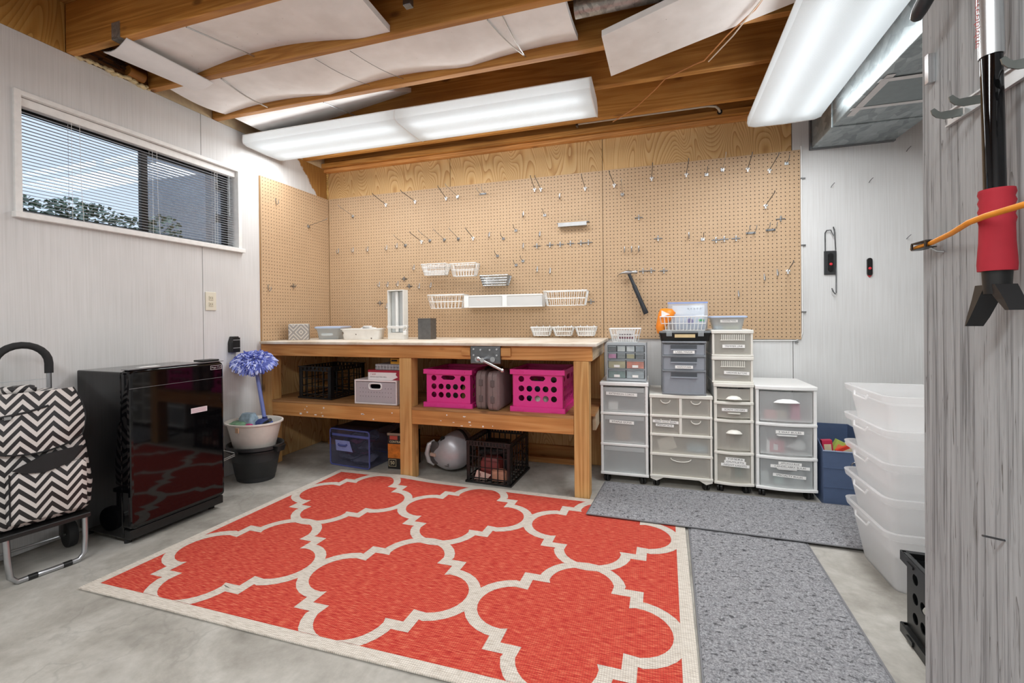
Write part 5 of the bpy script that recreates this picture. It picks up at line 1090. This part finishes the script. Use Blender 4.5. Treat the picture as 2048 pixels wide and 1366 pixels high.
for x, z, lab in ((3.834, 1.858, 'tiny bent nail in the white wall above the wire hook holder'), (4.037, 1.869, 'tiny bent nail in the white wall above the pill-shaped button'), (4.229, 2.039, 'tiny bent nail high in the white wall below the duct'), (4.227, 1.507, 'tiny bent nail in the white wall beside the partition')):
    tag(MB().tube([(x, -.0, z), (x - .002, -.02, z + .006), (x + .012, -.026, z + .022)], .0018, 5).obj('nail', M_['steeld']), lab, 'nail', 'nails in the white wall')
# white cable and staples around the pegboard edge
t = thing('wall_cable', 'white cable clipped around the edge of the square pegboard', 'cable', (0, 0, 0))
MB().tube([(3.669, -.006, 2.14), (3.669, -.006, 1.4), (3.67, -.006, .95), (3.662, -.006, .905), (3.63, -.006, .885), (3.45, -.006, .884), (3.3, -.006, .884)], .004, 6).obj('cable_run', M_['whitep'], t, smooth=60)
for z in (1.93, 1.50, 1.07): MB().box(3.664, 3.69, -.012, -.0005, z - .004, z + .004).obj('clip', M_['steel'], t)
MB().box(3.625, 3.645, -.012, -.0005, .872, .88).obj('clip', M_['steel'], t)
# ================================================================== floor coverings
def rugfab(name, base, fleck, dark, sx):
    m, nt, p = nodes(name); c = coords(nt); mp = nt.nodes.new('ShaderNodeMapping'); mp.inputs['Scale'].default_value = (28, 260, 1); L(nt, c, mp.inputs[0])
    n = N(nt, 'ShaderNodeTexNoise', Scale=1.0, Detail=4.0, Roughness=.6); L(nt, mp.outputs[0], n.inputs[0])
    r = ramp(nt, n.outputs[0], [(.36, dark), (.5, base), (.66, fleck)])
    w1 = N(nt, 'ShaderNodeTexWave', Scale=42.0, bands_direction='X'); L(nt, c, w1.inputs[0]); w2_ = N(nt, 'ShaderNodeTexWave', Scale=42.0, bands_direction='Y'); L(nt, c, w2_.inputs[0])
    wv = math_(nt, 'MULTIPLY', w1.outputs[1], w2_.outputs[1])
    col = mixc(nt, 1.0, r.outputs[0], ramp(nt, wv, [(.0, (.80, .78, .78, 1)), (.6, (1.06, 1.06, 1.06, 1))]).outputs[0], 'MULTIPLY')
    L(nt, col, p.inputs['Base Color']); p.inputs['Roughness'].default_value = .85; p.inputs['Specular IOR Level'].default_value = .2; bump(nt, p, wv, .5, .0015); return m
def RUG(s, t, dz):
    bl, br, fl_, fr = Vector((.662, -.705)), Vector((2.893, -.765)), Vector((.583, -2.157)), Vector((2.852, -2.157))
    q = fl_.lerp(fr, s).lerp(bl.lerp(br, s), t); k = math.exp(-((q.x - 1.2) / .13) ** 2) * max(0, (t - .82) / .18) ** 2
    k2 = math.exp(-((q.x - .95) / .25) ** 2) * max(0, (t - .8) / .2) ** 2
    return (q.x, q.y - .022 * k, .0075 + dz + .020 * k + .006 * k2 + .0012 * math.sin(q.x * 5) * math.sin(q.y * 4))
def grid_sheet(s0, s1, t0, t1, dz, ns, nt_, thick):
    b = MB(); V = []; Bt = []
    for i in range(ns + 1):
        for j in range(nt_ + 1):
            p = RUG(s0 + (s1 - s0) * i / ns, t0 + (t1 - t0) * j / nt_, dz); V.append(p); Bt.append((p[0], p[1], p[2] - thick))
    k = len(V); q = nt_ + 1; fs = []
    for i in range(ns):
        for j in range(nt_): a = (i * q + j, (i + 1) * q + j, (i + 1) * q + j + 1, i * q + j + 1); fs += [a, tuple(k + x for x in reversed(a))]
    for i in range(ns):
        for j in (0, nt_): a, c = i * q + j, (i + 1) * q + j; fs.append((a, c, k + c, k + a))
    for j in range(nt_):
        for i in (0, ns): a, c = i * q + j, i * q + j + 1; fs.append((a, c, k + c, k + a))
    return b.add(V + Bt, fs)
rg = thing('area_rug', 'orange-red woven rug with cream lattice pattern on the concrete floor', 'rug', (0, 0, 0))
RW, RH, BO = 2.25, 1.43, .045
grid_sheet(0, 1, 0, 1, 0, 80, 52, .005).obj('border', rugfab('rug_cream', '#d9d2c6', '#e4ddd2', '#c4bbae', 1), rg, smooth=60)
grid_sheet(BO / RW, 1 - BO / RW, BO / RH, 1 - BO / RH, .0006, 80, 52, .0004).obj('red_field', rugfab('rug_red', '#cb4a3c', '#de7a5e', '#ae302b', 1), rg, smooth=60)
# lattice motif: four lobes joined by stepped corners, traced once then repeated 3 x 2
def motif(o, k=.335):
    r = .125 + o; P = []; c = .21
    st = .117 + o * .98
    base = [(st, .187 + o), (.187 + o, .187 + o), (.187 + o, .117 + o)]
    for qd in range(4):
        a0 = qd * PI / 2
        pts = []
        for i in range(15):
            a = -PI / 2 + PI * i / 14; pts.append((c + r * math.cos(a), r * math.sin(a)))
        pts += [(.187 + o, .117 + o), (.187 + o, .187 + o), (.117 + o, .187 + o)]
        pts[0] = (.187 + o, -(.117 + o)); 
        pts = pts[1:]
        for x, y in pts: P.append((x * math.cos(a0) - y * math.sin(a0), x * math.sin(a0) + y * math.cos(a0)))
    return P
def clip(poly, x0, x1, y0, y1):
    for ax, lim, sg in ((0, x0, 1), (0, x1, -1), (1, y0, 1), (1, y1, -1)):
        out = []
        for i in range(len(poly)):
            a, c = poly[i], poly[(i + 1) % len(poly)]; da, dc = sg * (a[ax] - lim), sg * (c[ax] - lim)
            if da >= 0: out.append(a)
            if da * dc < 0:
                u = da / (da - dc); out.append((a[0] + (c[0] - a[0]) * u, a[1] + (c[1] - a[1]) * u))
        poly = out
        if len(poly) < 3: return []
    return poly
I_, O_ = motif(0), motif(.045)
lat = MB(); px, py = (RW - 2 * BO + .012) / 3, .69
for a in range(3):
    for c in range(2):
        cx, cy = BO - .006 + px * (a + .5), RH / 2 + (c - .5) * py
        n = len(I_)
        for i in range(n):
            for u0, u1 in ((0, .5), (.5, 1)):
                L4 = [tuple(p[k] + (q[k] - p[k]) * u for k in (0, 1)) for p, q, u in ((I_[i], I_[(i + 1) % n], u0), (O_[i], O_[(i + 1) % n], u0), (O_[i], O_[(i + 1) % n], u1), (I_[i], I_[(i + 1) % n], u1))]
                pl_ = clip([(cx + x * 1.0, cy + y * .985) for x, y in L4], BO, RW - BO, BO, RH - BO)
                if pl_: lat.add([RUG(x / RW, y / RH, .0010) for x, y in pl_], [tuple(range(len(pl_)))])
lat.obj('cream_lattice', rugfab('rug_lattice', '#d6cec2', '#e2dbd0', '#bdb2a4', 1), rg)
def shag_mat():
    m, nt, p = nodes('grey_shag'); c = coords(nt)
    n = N(nt, 'ShaderNodeTexNoise', Scale=170.0, Detail=4.0, Roughness=.7); L(nt, c, n.inputs[0]); r = ramp(nt, n.outputs[0], [(.32, '#68686b'), (.5, '#98989b'), (.66, '#b8b8bb')])
    n2 = N(nt, 'ShaderNodeTexNoise', Scale=1.0, Detail=5.0, Roughness=.65); L(nt, coords(nt, (38, 75, 1)), n2.inputs[0]); k = ramp(nt, n2.outputs[0], [(.36, (1, 1, 1, 1)), (.46, (0, 0, 0, 1))])  # dark shade of the crevices between tufts, put into the pile colour
    L(nt, mixc(nt, math_(nt, 'MULTIPLY', k.outputs[0], .8), r.outputs[0], '#3a3a3d'), p.inputs['Base Color']); p.inputs['Roughness'].default_value = .95; p.inputs['Specular IOR Level'].default_value = .1; bump(nt, p, n.outputs[0], 1.0, .004); return m
SHAG = shag_mat(); GREYE = plain('#7d7d80', .8)
def mat_runner(label, q, z0, thick, step=.006):
    t = thing('bath_runner', label, 'mat', (0, 0, 0)); A, B, C_, D = [Vector(p) for p in q]   # FL FR BR BL
    nu, nv = int((B - A).length / step), int((D - A).length / step)
    def P(u, v): return A.lerp(B, u).lerp(D.lerp(C_, u), v)
    b = MB(); V = []
    for i in range(nu + 1):
        for j in range(nv + 1):
            p = P(i / nu, j / nv); h = noise.noise(Vector((p.x * 22, p.y * 38, 3))) * .5 + noise.noise(Vector((p.x * 90, p.y * 110, 1))) * .35 + noise.noise(Vector((p.x * 7, p.y * 12, 9))) * .3
            e = min(i, nu - i, j, nv - j); k = min(1, e / 2); ridge = -max(0, -noise.noise(Vector((p.x * 30 + 5, p.y * 55, 2))) - .28) * 1.6
            V.append((p.x, p.y, z0 + thick * .55 * k + k * (.0045 * h + .014 * ridge) + .002))
    m_ = nv + 1
    b.add(V, [(i * m_ + j, (i + 1) * m_ + j, (i + 1) * m_ + j + 1, i * m_ + j + 1) for i in range(nu) for j in range(nv)])
    tag(b.obj('pile', SHAG, t, smooth=180), kind='stuff')
    b = MB(); e = [P(0, 0), P(1, 0), P(1, 1), P(0, 1)]
    b.add([(p.x, p.y, z0) for p in e] + [(p.x, p.y, z0 + .003) for p in e], [(3, 2, 1, 0), (4, 5, 6, 7)] + [(i, (i + 1) % 4, 4 + (i + 1) % 4, 4 + i) for i in range(4)]); b.obj('backing', GREYE, t)
    MB().tube([(p.x, p.y, z0 + .004) for p in e], .0035, 6, closed=True).obj('binding', GREYE, t)
    return t
mat_runner('grey shag runner lying beside the red rug, under the other runner', [(2.826, -3.05), (3.345, -3.05), (3.409, -.93), (2.906, -.93)], .0005, .012)
mat_runner('grey shag runner laid across the rug corner in front of the drawer carts', [(2.402, -.968), (3.86, -.998), (3.86, -.492), (2.451, -.472)], .0125, .012)
# ================================================================== mini fridge
t = thing('mini_fridge', 'glossy black mini fridge against the left wall', 'fridge', (.4316, -1.638, 0), -.05 + PI / 2); t.scale = (1.07, 1, 1)
FG = M_['blackg']   # local: x runs along the door (away from camera), -y is the front
MB().box(-.217, .217, .055, .395, .03, .812).obj('cabinet', FG, t, bevel=.006)
MB().loft([[(x, y, z) for x, z in rpoly(-.217 + q, .217 - q, .075 + q, .822 - q, .02)] for y, q in ((.050, 0), (.012, 0), (.002, .003), (-.002, .007), (-.004, .014))]).obj('door', FG, t)
MB().box(-.214, .214, .01, .052, .030, .072).obj('kick_plate', M_['black'], t, bevel=.003)
MB().box(-.218, .218, -.001, .05, .8225, .826).obj('top_lip', plain('#8a8b8d', .3, .5), t)
MB().box(.12, .21, .02, .09, .8265, .836).obj('hinge_cover', M_['black'], t, bevel=.003)
MB().box(-.216, .216, -.0048, -.0042, .735, .7362).obj('door_seam', plain('#8f9092', .3), t)
b = MB()
for a in ((.145, .205, .782, .784), (.145, .205, .803, .805), (.145, .147, .784, .803), (.203, .205, .784, .803)): b.box(a[0], a[1], -.0056, -.0046, a[2], a[3])
text(b, 'Magic Chef', .175, -.0056, .7935, .012, 0, wid=.05); b.obj('badge', plain('#d8d9db', .3, .4), t)
b = MB().box(.045, .125, -.0052, -.0046, .565, .592); b.obj('sticker', plain('#e2d7dc', .6, var=.06), t)
b = MB()
for i in range(4): b.box(.05, .12, -.0056, -.0053, .570 + i * .005, .5712 + i * .005)
b.obj('sticker_print', plain('#b57a88', .6), t)
for x in (-.19, .19):
    for y in (.07, .36): MB().cyl((x, y, .0), (x, y, .031), .014, n=12).obj('foot', M_['blackm'], t)
MB().box(-.06, .03, .18, .24, .8125, .8132).obj('paper_tag', M_['paper'], t)
# ================================================================== shopping trolley
t = thing('shopping_trolley', 'black and white chevron shopping trolley bag with folding frame', 'trolley', (.212, -2.085, 0), -.2)
def chevron():
    m, nt, p = nodes('chevron_fabric'); c = coords(nt); sp = N(nt, 'ShaderNodeSeparateXYZ'); L(nt, c, sp.inputs[0])
    u = math_(nt, 'ADD', sp.outputs[1], math_(nt, 'MULTIPLY', sp.outputs[0], .6))
    tri = math_(nt, 'ABSOLUTE', math_(nt, 'SUBTRACT', math_(nt, 'FRACT', math_(nt, 'MULTIPLY', math_(nt, 'ADD', u, 5.0), 1 / .095)), .5))
    z = math_(nt, 'ADD', sp.outputs[2], math_(nt, 'MULTIPLY', tri, .115)); s = math_(nt, 'FRACT', math_(nt, 'MULTIPLY', z, 1 / .041))
    r = ramp(nt, s, [(.50, '#232122'), (.52, '#d2ccc7')]); r.color_ramp.interpolation = 'CONSTANT'; L(nt, r.outputs[0], p.inputs['Base Color']); p.inputs['Roughness'].default_value = .45
    n = N(nt, 'ShaderNodeTexNoise', Scale=14.0, Detail=3.0); L(nt, c, n.inputs[0]); bump(nt, p, n.outputs[0], .35, .01); return m
CH = chevron(); BLK = M_['blackm']
cy = -.045
def brow(z, x0, x1, hw, r): return rrect(x0, x1, cy - hw, cy + hw, z, r, 5)
MB().loft([brow(.222, -.09, .10, .165, .03), brow(.24, -.095, .112, .185, .04), brow(.34, -.095, .118, .192, .045), brow(.44, -.095, .115, .18, .045), brow(.52, -.095, .105, .172, .04), brow(.56, -.095, .10, .158, .035), brow(.66, -.095, .085, .145, .03), brow(.735, -.09, .06, .125, .03), brow(.755, -.08, .04, .105, .02)]).obj('bag_body', CH, t, smooth=50)
def fx(z): return .128 + (.02 * (.5 - z) if z < .5 else -.18 * max(0, z - .58))
fl2 = []; nf, ng = 14, 14; b = MB()
for i in range(ng + 1):
    v = i / ng; z = .762 - v * .248
    for j in range(nf + 1):
        u = j / nf * 2 - 1; hw = .118 + .05 * S3(min(1, v * .62 + .12)) ; zz = z + .045 * (u * u) * v * .9
        fl2.append((fx(z) - .022 * u ** 4 - .012 * u * u, cy + u * hw, zz))
q = nf + 1; k = len(fl2)
b.add(fl2 + [(x - .006, y, z) for x, y, z in fl2], [(i * q + j, i * q + j + 1, (i + 1) * q + j + 1, (i + 1) * q + j) for i in range(ng) for j in range(nf)] + [(k + (i + 1) * q + j, k + (i + 1) * q + j + 1, k + i * q + j + 1, k + i * q + j) for i in range(ng) for j in range(nf)])
fo = b.obj('flap', CH, t, smooth=60)
ed = [fl2[ng * q + j] for j in range(nf + 1)] + [fl2[i * q + nf] for i in range(ng - 1, -1, -1)]; MB().tube(ed, .0035, 6).obj('flap_piping', BLK, fo, smooth=60)
MB().tube([(fx(.69) + .003, cy - .12, .672), (fx(.70) + .004, cy - .02, .683), (fx(.71) + .004, cy + .045, .70)], .0045, 6).obj('zip', BLK, fo, smooth=60); MB().box(fx(.67) + .003, fx(.67) + .010, cy - .085, cy - .065, .664, .676).obj('zip_pull', M_['chrome'], fo)
MB().box(-.02, .05, cy - .07, cy + .03, .752, .785).obj('top_handle', CH, t, bevel=.012)
pk = MB().loft([[(x, y, z) for y, z in rpoly(cy - .085 + q_, cy + .155 - q_, .245 + q_, .452 - q_, .02)] for x, q_ in ((.10, 0), (.135, .0), (.142, .012))]).obj('front_pocket', CH, t, smooth=35)
MB().tube([(.143, cy - .078, .25), (.143, cy - .078, .45)], .003, 6).obj('pocket_piping', BLK, pk)
MB().tube([(.125, cy - .155, .24), (.127, cy - .152, .45)], .003, 6).obj('seam_piping', BLK, t)
MB().loft([[(x, y, z) for y, z in ((cy - .07, .462), (cy + .02, .505 - .0), (cy + .14, .515), (cy + .10, .452), (cy + .02, .432), (cy - .04, .445))] for x in (.135, .148)]).obj('pocket_flap', BLK, t, smooth=30)
b = MB().prism(rpoly(cy + .115, cy + .165, .252, .285, .014), .121, .1235, 'yz'); b.obj('badge', plain('#8a8684', .5, var=.4), t)
MB().box(-.11, .13, cy - .17, cy + .17, .190, .2115).obj('base_plate', M_['black'], t, bevel=.004)
SV = plain('#b3b5b8', .3, .9, var=.04)
MB().tube([(.10, -.125, .188), (.108, -.123, .10), (.112, -.118, .035), (.112, -.098, .011), (.112, 0, .0105), (.112, .086, .011), (.112, .106, .035), (.108, .111, .10), (.10, .113, .188)], .0105, 10).obj('foot_tube', SV, t, smooth=60)
for y in (-.055, .05): MB().cyl((.112, y - .014, .0108), (.112, y + .014, .0108), .0118, n=12).obj('foot_sleeve', M_['black'], t, smooth=40)
for s in (-1, 1):
    MB().tube([(-.10, cy + .02 + s * .085, .2), (-.10, cy + .02 + s * .085, .83)], .009, 10).obj('handle_tube', SV, t, smooth=60)
    y = .125 if s > 0 else -.215; MB().lathe([(.02, -.014), (.058, -.016), (.06, -.01), (.06, .01), (.058, .016), (.02, .014)], 24).obj('wheel', M_['blackm'], t, smooth=40).matrix_local = Matrix.Translation((-.115, y, .0605)) @ Matrix.Rotation(PI / 2, 4, 'X')
MB().cyl((-.115, -.215, .0605), (-.115, .125, .0605), .006, n=8).obj('axle', M_['steel'], t)
b = MB().box(-.12, -.10, -.19, -.18, .06, .19).box(-.12, -.10, .09, .10, .06, .19); b.obj('axle_bracket', M_['black'], t)
pts = [(-.10, cy + .02 + .085, .82)] + [(-.10, cy + .02 + .085 * math.cos(a), .865 + .085 * math.sin(a)) for a in [PI * i / 12 for i in range(13)]] + [(-.10, cy + .02 - .085, .82)]
MB().tube(pts, .015, 12).obj('foam_grip', plain('#232323', .8, var=.15), t, smooth=60)
MB().cyl((-.10, cy - .065, .795), (-.10, cy + .105, .795), .0015, n=5).obj('cross_wire', M_['steel'], t)
# ================================================================== mop bucket
t = thing('mop_bucket', 'black oval mop bucket with wire handle beside the bench leg', 'bucket', (.212, -.985, 0))
BK = plain('#2b2c2d', .5, var=.06)
MB().lathe([(.62, 0), (.66, .004), (.74, .08), (.90, .21), (.93, .212), (1.0, .215), (1.0, .235), (.96, .237), (.90, .225), (.70, .03), (.60, .012)], 40, sx=.185, sy=.155).obj('bucket_shell', BK, t, smooth=40)
MB().lathe([(.97, .200), (1.03, .202), (1.03, .209), (.97, .211)], 40, sx=.185, sy=.155).obj('rim_ridge', M_['black'], t, smooth=40)
MB().loft([rrect(.165, .215, -.03, .03, .20, .01), rrect(.165, .225, -.035, .035, .235, .012)]).obj('pour_lip', M_['black'], t, smooth=40)
MB().cyl((.02, -.158, .21), (.02, -.168, .21), .012, n=12).obj('handle_pivot', M_['black'], t)
for dy in (0, .010): MB().tube([(.015, -.166, .21 - dy), (-.06, -.185, .175 - dy), (-.13, -.19, .13 - dy * .5), (-.148, -.188, .118)], .0025, 6).obj('wire_handle', M_['whitep'], t, smooth=60)
MB().tube([(-.150, -.190, .108), (-.143, -.190, .138)], .007, 8).obj('handle_grip', M_['whitep'], t, smooth=50)
MB().tube([(.015, -.163, .214), (-.10, -.155, .222), (-.19, -.10, .222), (-.20, -.06, .222)], .0022, 6).obj('wire_handle', M_['whitep'], t, smooth=60); MB().tube([(-.20, -.075, .213), (-.201, -.065, .235)], .007, 8).obj('handle_grip', M_['whitep'], t, smooth=50)
t = thing('wash_basin', 'off-white plastic basin of cleaning supplies nested in the black bucket', 'basin', (.205, -.985, .1855))
MB().lathe([(.70, 0), (.72, .004), (.97, .185), (1.0, .188), (1.05, .19), (1.05, .199), (.99, .2), (.95, .188), (.72, .012), (.6, .008)], 40, sx=.178, sy=.15).obj('basin_shell', plain('#e6dfd6', .4, var=.04), t, smooth=40)
b = MB().prism([(-.10, .08), (-.02, .15), (.05, .16), (-.05, .15)], -.136, -.1345, 'xz')
MB().box(.02, .045, -.1635, -.158, .155, .185).obj('rim_tab', plain('#cda98a', .5), t)
random.seed(21)
for i, (x, y, c, nm, lab) in enumerate(((-.05, .0, '#9fb6c4', 'sponge_bag', 'pale blue sponge bag sticking out of the wash basin'), (.02, -.06, '#c23a78', 'scrub_pad', 'magenta scrub pad in the wash basin'), (-.09, -.03, '#7fa886', 'cleaning_cloth', 'green cloth crumpled in the wash basin'), (.05, .03, '#4a5a9a', 'cleaning_cloth', 'blue cloth crumpled in the wash basin'))):
    h = (.085, .03, .035, .045)[i]; s = (.055, .025, .06, .05)[i]
    o = MB().loft([rrect(-s, s, -s * .6, s * .6, 0, s * .3), rrect(-s * 1.05, s * 1.05, -s * .65, s * .65, h * .6, s * .35), rrect(-s * .7, s * .8, -s * .4, s * .4, h, s * .25)]).obj(nm, plain(c, .6, var=.35), smooth=50); o.location = (.205 + x, -.985 + y, .345); tag(o, lab, 'cleaning item')
o = MB().loft([rrect(-.115, .115, -.1, .1, 0, .08), rrect(-.14, .14, -.115, .115, .15, .09)]).obj('rag_pile', plain('#8d9a8f', .8, var=.4), smooth=50); o.location = (.205, -.985, .1955); tag(o, 'bundle of rags filling the wash basin', 'rags')
o = tag(MB().tube([(.26, -.98, .35), (.31, -1.0, .378), (.375, -1.02, .405)], [.008, .009, .012], 8).obj('scrub_brush', M_['black'], smooth=50), 'black brush handle leaning out of the wash basin', 'brush')
# ================================================================== chenille mop
t = thing('chenille_mop', 'upturned mop with shaggy blue chenille head leaning in the basin', 'mop', (.235, -.93, .36))
BH = plain('#7f8dcd', .35, .1, var=.05)
MB().tube([(.008, 0, -.02), (-.055, -.012, .36)], .0125, 10).obj('handle', BH, t, smooth=50); MB().tube([(.003, 0, -.01), (.0, 0, .04)], .016, 10).obj('collar', plain('#2c3266', .5), t, smooth=50)
hc = Vector((-.06, -.03, .415)); TL = Matrix.Rotation(.35, 4, 'Z') @ Matrix.Rotation(math.radians(33), 4, 'X') @ Matrix.Rotation(-.35, 4, 'Z')
b = MB().lathe([(.2, -.025), (.9, -.018), (1, 0), (.9, .018), (.2, .03)], 28, (0, 0, 0), sx=.14, sy=.1); b.v = [tuple(hc + TL @ Vector(p)) for p in b.v]; b.obj('mop_plate', plain('#4a56a0', .8), t, smooth=50)
b = MB(); random.seed(4)
for i in range(1500):
    a = random.uniform(0, 2 * PI); rr = math.sqrt(random.uniform(0, 1)); up = random.random() < .55
    px_, py_ = math.cos(a) * rr, math.sin(a) * rr; base = hc + TL @ Vector((px_ * .14, py_ * .1, (.024 if up else -.01) * (1.2 - rr * rr)))
    d = Vector((px_ * 1.0 + random.uniform(-.5, .5), py_ * 1.0 + random.uniform(-.5, .5) - .25, (.6 if up else -.45) * (1.1 - rr) + random.uniform(-.35, .3) - .5 * rr)).normalized()
    d = (TL @ d + Vector((0, 0, -.45 * rr))).normalized(); l = random.uniform(.022, .038); e = base + d * l; b.tube([base, base + d * l * .5 + Vector((0, 0, .002)), e], [.0042, .0052, .0035], 5, i % 3)
tag(b.obj('chenille_pile', [plain('#8a96da', .8, var=.2), plain('#c2c8ee', .8, var=.2), plain('#4f5aa8', .8, var=.2)], t, smooth=60), kind='stuff')
# ================================================================== left wall fittings
t = thing('wall_outlet', 'beige duplex outlet plate on the left wall', 'outlet', (0, -1.121, 1.178))
MB().box(.0003, .006, -.037, .037, -.06, .06).obj('cover_plate', plain('#e0dac8', .4, var=.02), t, bevel=.003)
for z in (-.02, .02):
    s = MB().box(.006, .0085, -.015, .015, z - .014, z + .014).obj('socket', plain('#d2cbb6', .4), t, bevel=.004); MB().box(.0086, .009, -.008, -.006, z - .004, z + .006).box(.0086, .009, .006, .008, z - .004, z + .006).obj('slot', M_['ink'], s)
t = thing('wall_clip_holder', 'black plastic clip holder on the left wall above the mop', 'holder', (0, -.968, .835))
b = MB(); b.loft([[(x, y * k, z) for y, z in ((-.033, 0), (.033, 0), (.033, .07), (.02, .108), (-.02, .108), (-.033, .07))] for x, k in ((.0005, 1), (.03, 1), (.04, .9))]); b.obj('shell', M_['black'], t, bevel=.003)
for z in (.028, .082): MB().box(.0405, .043, -.026, .026, z, z + .004).obj('slat', plain('#9a9a9a', .4), t)
MB().box(.0402, .0412, -.027, .027, .012, .10).obj('recess', plain('#070707', .7), t)
# ================================================================== partition: rack, snow brush, cord
XF = 3.258
t = thing('tool_rail', 'pressed steel tool rail with folding hook plates on the partition', 'tool rail', (XF, -2.6, 1.386))
b = MB().box(-.003, -.0005, -.45, .30, 0, .027).box(-.007, -.003, -.45, .30, 0, .003).box(-.007, -.003, -.45, .30, .024, .027); b.obj('rail', plain('#c6c9ca', .4, .4, var=.04), t)
for y in (.285, .20, .03, -.05, -.2): MB().cyl((-.0036, y, .0135), (-.0031, y, .0135), .0035, n=10).obj('screw_hole', M_['ink'], t)
for y in (.255, .205, .09, .04, -.09, -.14):
    MB().prism([(-.005, .002), (-.030, .000), (-.042, .004), (-.048, .010), (-.050, .018), (-.045, .021), (-.040, .016), (-.036, .013), (-.005, .016)], y - .001, y + .001, 'xz').obj('hook_plate', plain('#7f837f', .4, .8, var=.1), t)
t = thing('snow_brush', 'telescopic snow brush with red foam grip and black ice scraper', 'snow brush', (3.222, -2.478, 1.105))
def pole(z): return (.0, .0135 * z / .45 + .0, z)
MB().tube([pole(.11), pole(.322)], .0125, 20).obj('pole', M_['blackg'], t, smooth=50)
b = MB().tube([pole(.3225), pole(.75)], .0142, 24); b.obj('upper_sleeve', plain('#c6c8c9', .25, .8, var=.03), t, smooth=50)
b = MB()
Mt = Matrix.Translation((-.0150, .0135 * .42 / .45 - .0, .39)) @ Matrix.Rotation(-PI / 2, 4, 'Z') @ Matrix.Rotation(PI / 2, 4, 'Y')
text(b, 'Telescopique', 0, 0, 0, .0135, 0, wid=.1, M=Mt); b.obj('lettering', plain('#b3342c', .5), t)
R = [.0195, .0205, .0185, .0205, .0185, .0205, .0186, .0205, .019, .0192, .0195, .0205, .0215, .021]; Z = [.122, .116, .110, .104, .097, .091, .084, .078, .071, .06, .045, .03, .012, .002]
MB().lathe(list(zip(R, Z))[::-1], 28).obj('foam_grip', plain('#a8202f', .8, var=.08), t, smooth=60)
MB().lathe([(.015, -.032), (.0165, 0), (.0165, .0018)], 20).obj('socket', M_['black'], t, smooth=40)
SC = plain('#1c1c1d', .35, var=.1)
MB().loft([[(-.012, y0, z) if 0 else (x, y, z) for x, y, z in ((x0, y0, z), (x0, y1, z), (x1, y1, z), (x1, y0, z))] for x0, x1, y0, y1, z in ((-.014, .014, -.0, .022, -.018), (-.016, .010, .012, .026, -.040), (-.020, .004, .022, .030, -.066), (-.022, .0, .029, .031, -.080))]).obj('scraper_blade', SC, t)
MB().loft([[(x0, y0, z), (x0, y1, z), (x1, y1, z), (x1, y0, z)] for x0, x1, y0, y1, z in ((-.012, .014, -.016, .004, -.018), (-.010, .014, -.030, -.014, -.040), (-.010, .012, -.040, -.032, -.056))]).obj('ice_breaker', SC, t)
t = thing('bungee_cord', 'orange rope with a black plastic cleat tied across the red grip', 'cord', (3.2, -2.38, 1.167))
MB().tube([(.035, .153, .008), (.034, .09, .010), (.018, .0, .013), (-.004, -.085, .016), (-.006, -.125, .0175), (.0, -.19, .019), (.006, -.35, .02)], .0043, 10).obj('rope', plain('#e8931f', .6, var=.1), t, smooth=60)
CT = Matrix.Translation((.034, .088, .009))
b = MB().loft([[(x + .034, y + .088, z + .009) for x, y in rpoly(-.008, .010, -.0, .055, .004)] for z in (-.006, -.0045)]).loft([[(x + .034, y + .088, z + .009) for x, y in rpoly(-.008, .010, .0, .055, .004)] for z in (.0055, .008)])
for y in (.004, .05): b.box(-.008, -.006, y - .003, y + .003, -.0045, .0055, 0, CT)
b.obj('cleat', M_['black'], t); MB().tube([(.040, .105, .004), (.048, .10, -.004), (.057, .096, -.006)], .002, 6).obj('cleat_screw', M_['steel'], t)
t = thing('scraper_tool', 'dark rounded tool grip hung from a clip at the partition top edge', 'tool', (3.2, -2.36, 1.585))
MB().tube([(0, .045, -.004), (0, .042, -.001), (0, .03, .006), (0, 0, .018), (0, -.03, .07), (0, -.05, .2)], [.003, .009, .012, .013, .013, .012], 14).obj('grip', plain('#2f3235', .4, var=.1), t, smooth=60); MB().box(.046, .0575, .10, .112, -.095, -.04).obj('clip', M_['chrome'], t)
tag(MB().tube([(3.2575, -2.43, .69), (3.225, -2.44, .698)], .0018, 6).obj('nail', M_['steeld']), 'long thin nail sticking out of the weathered partition', 'nail')
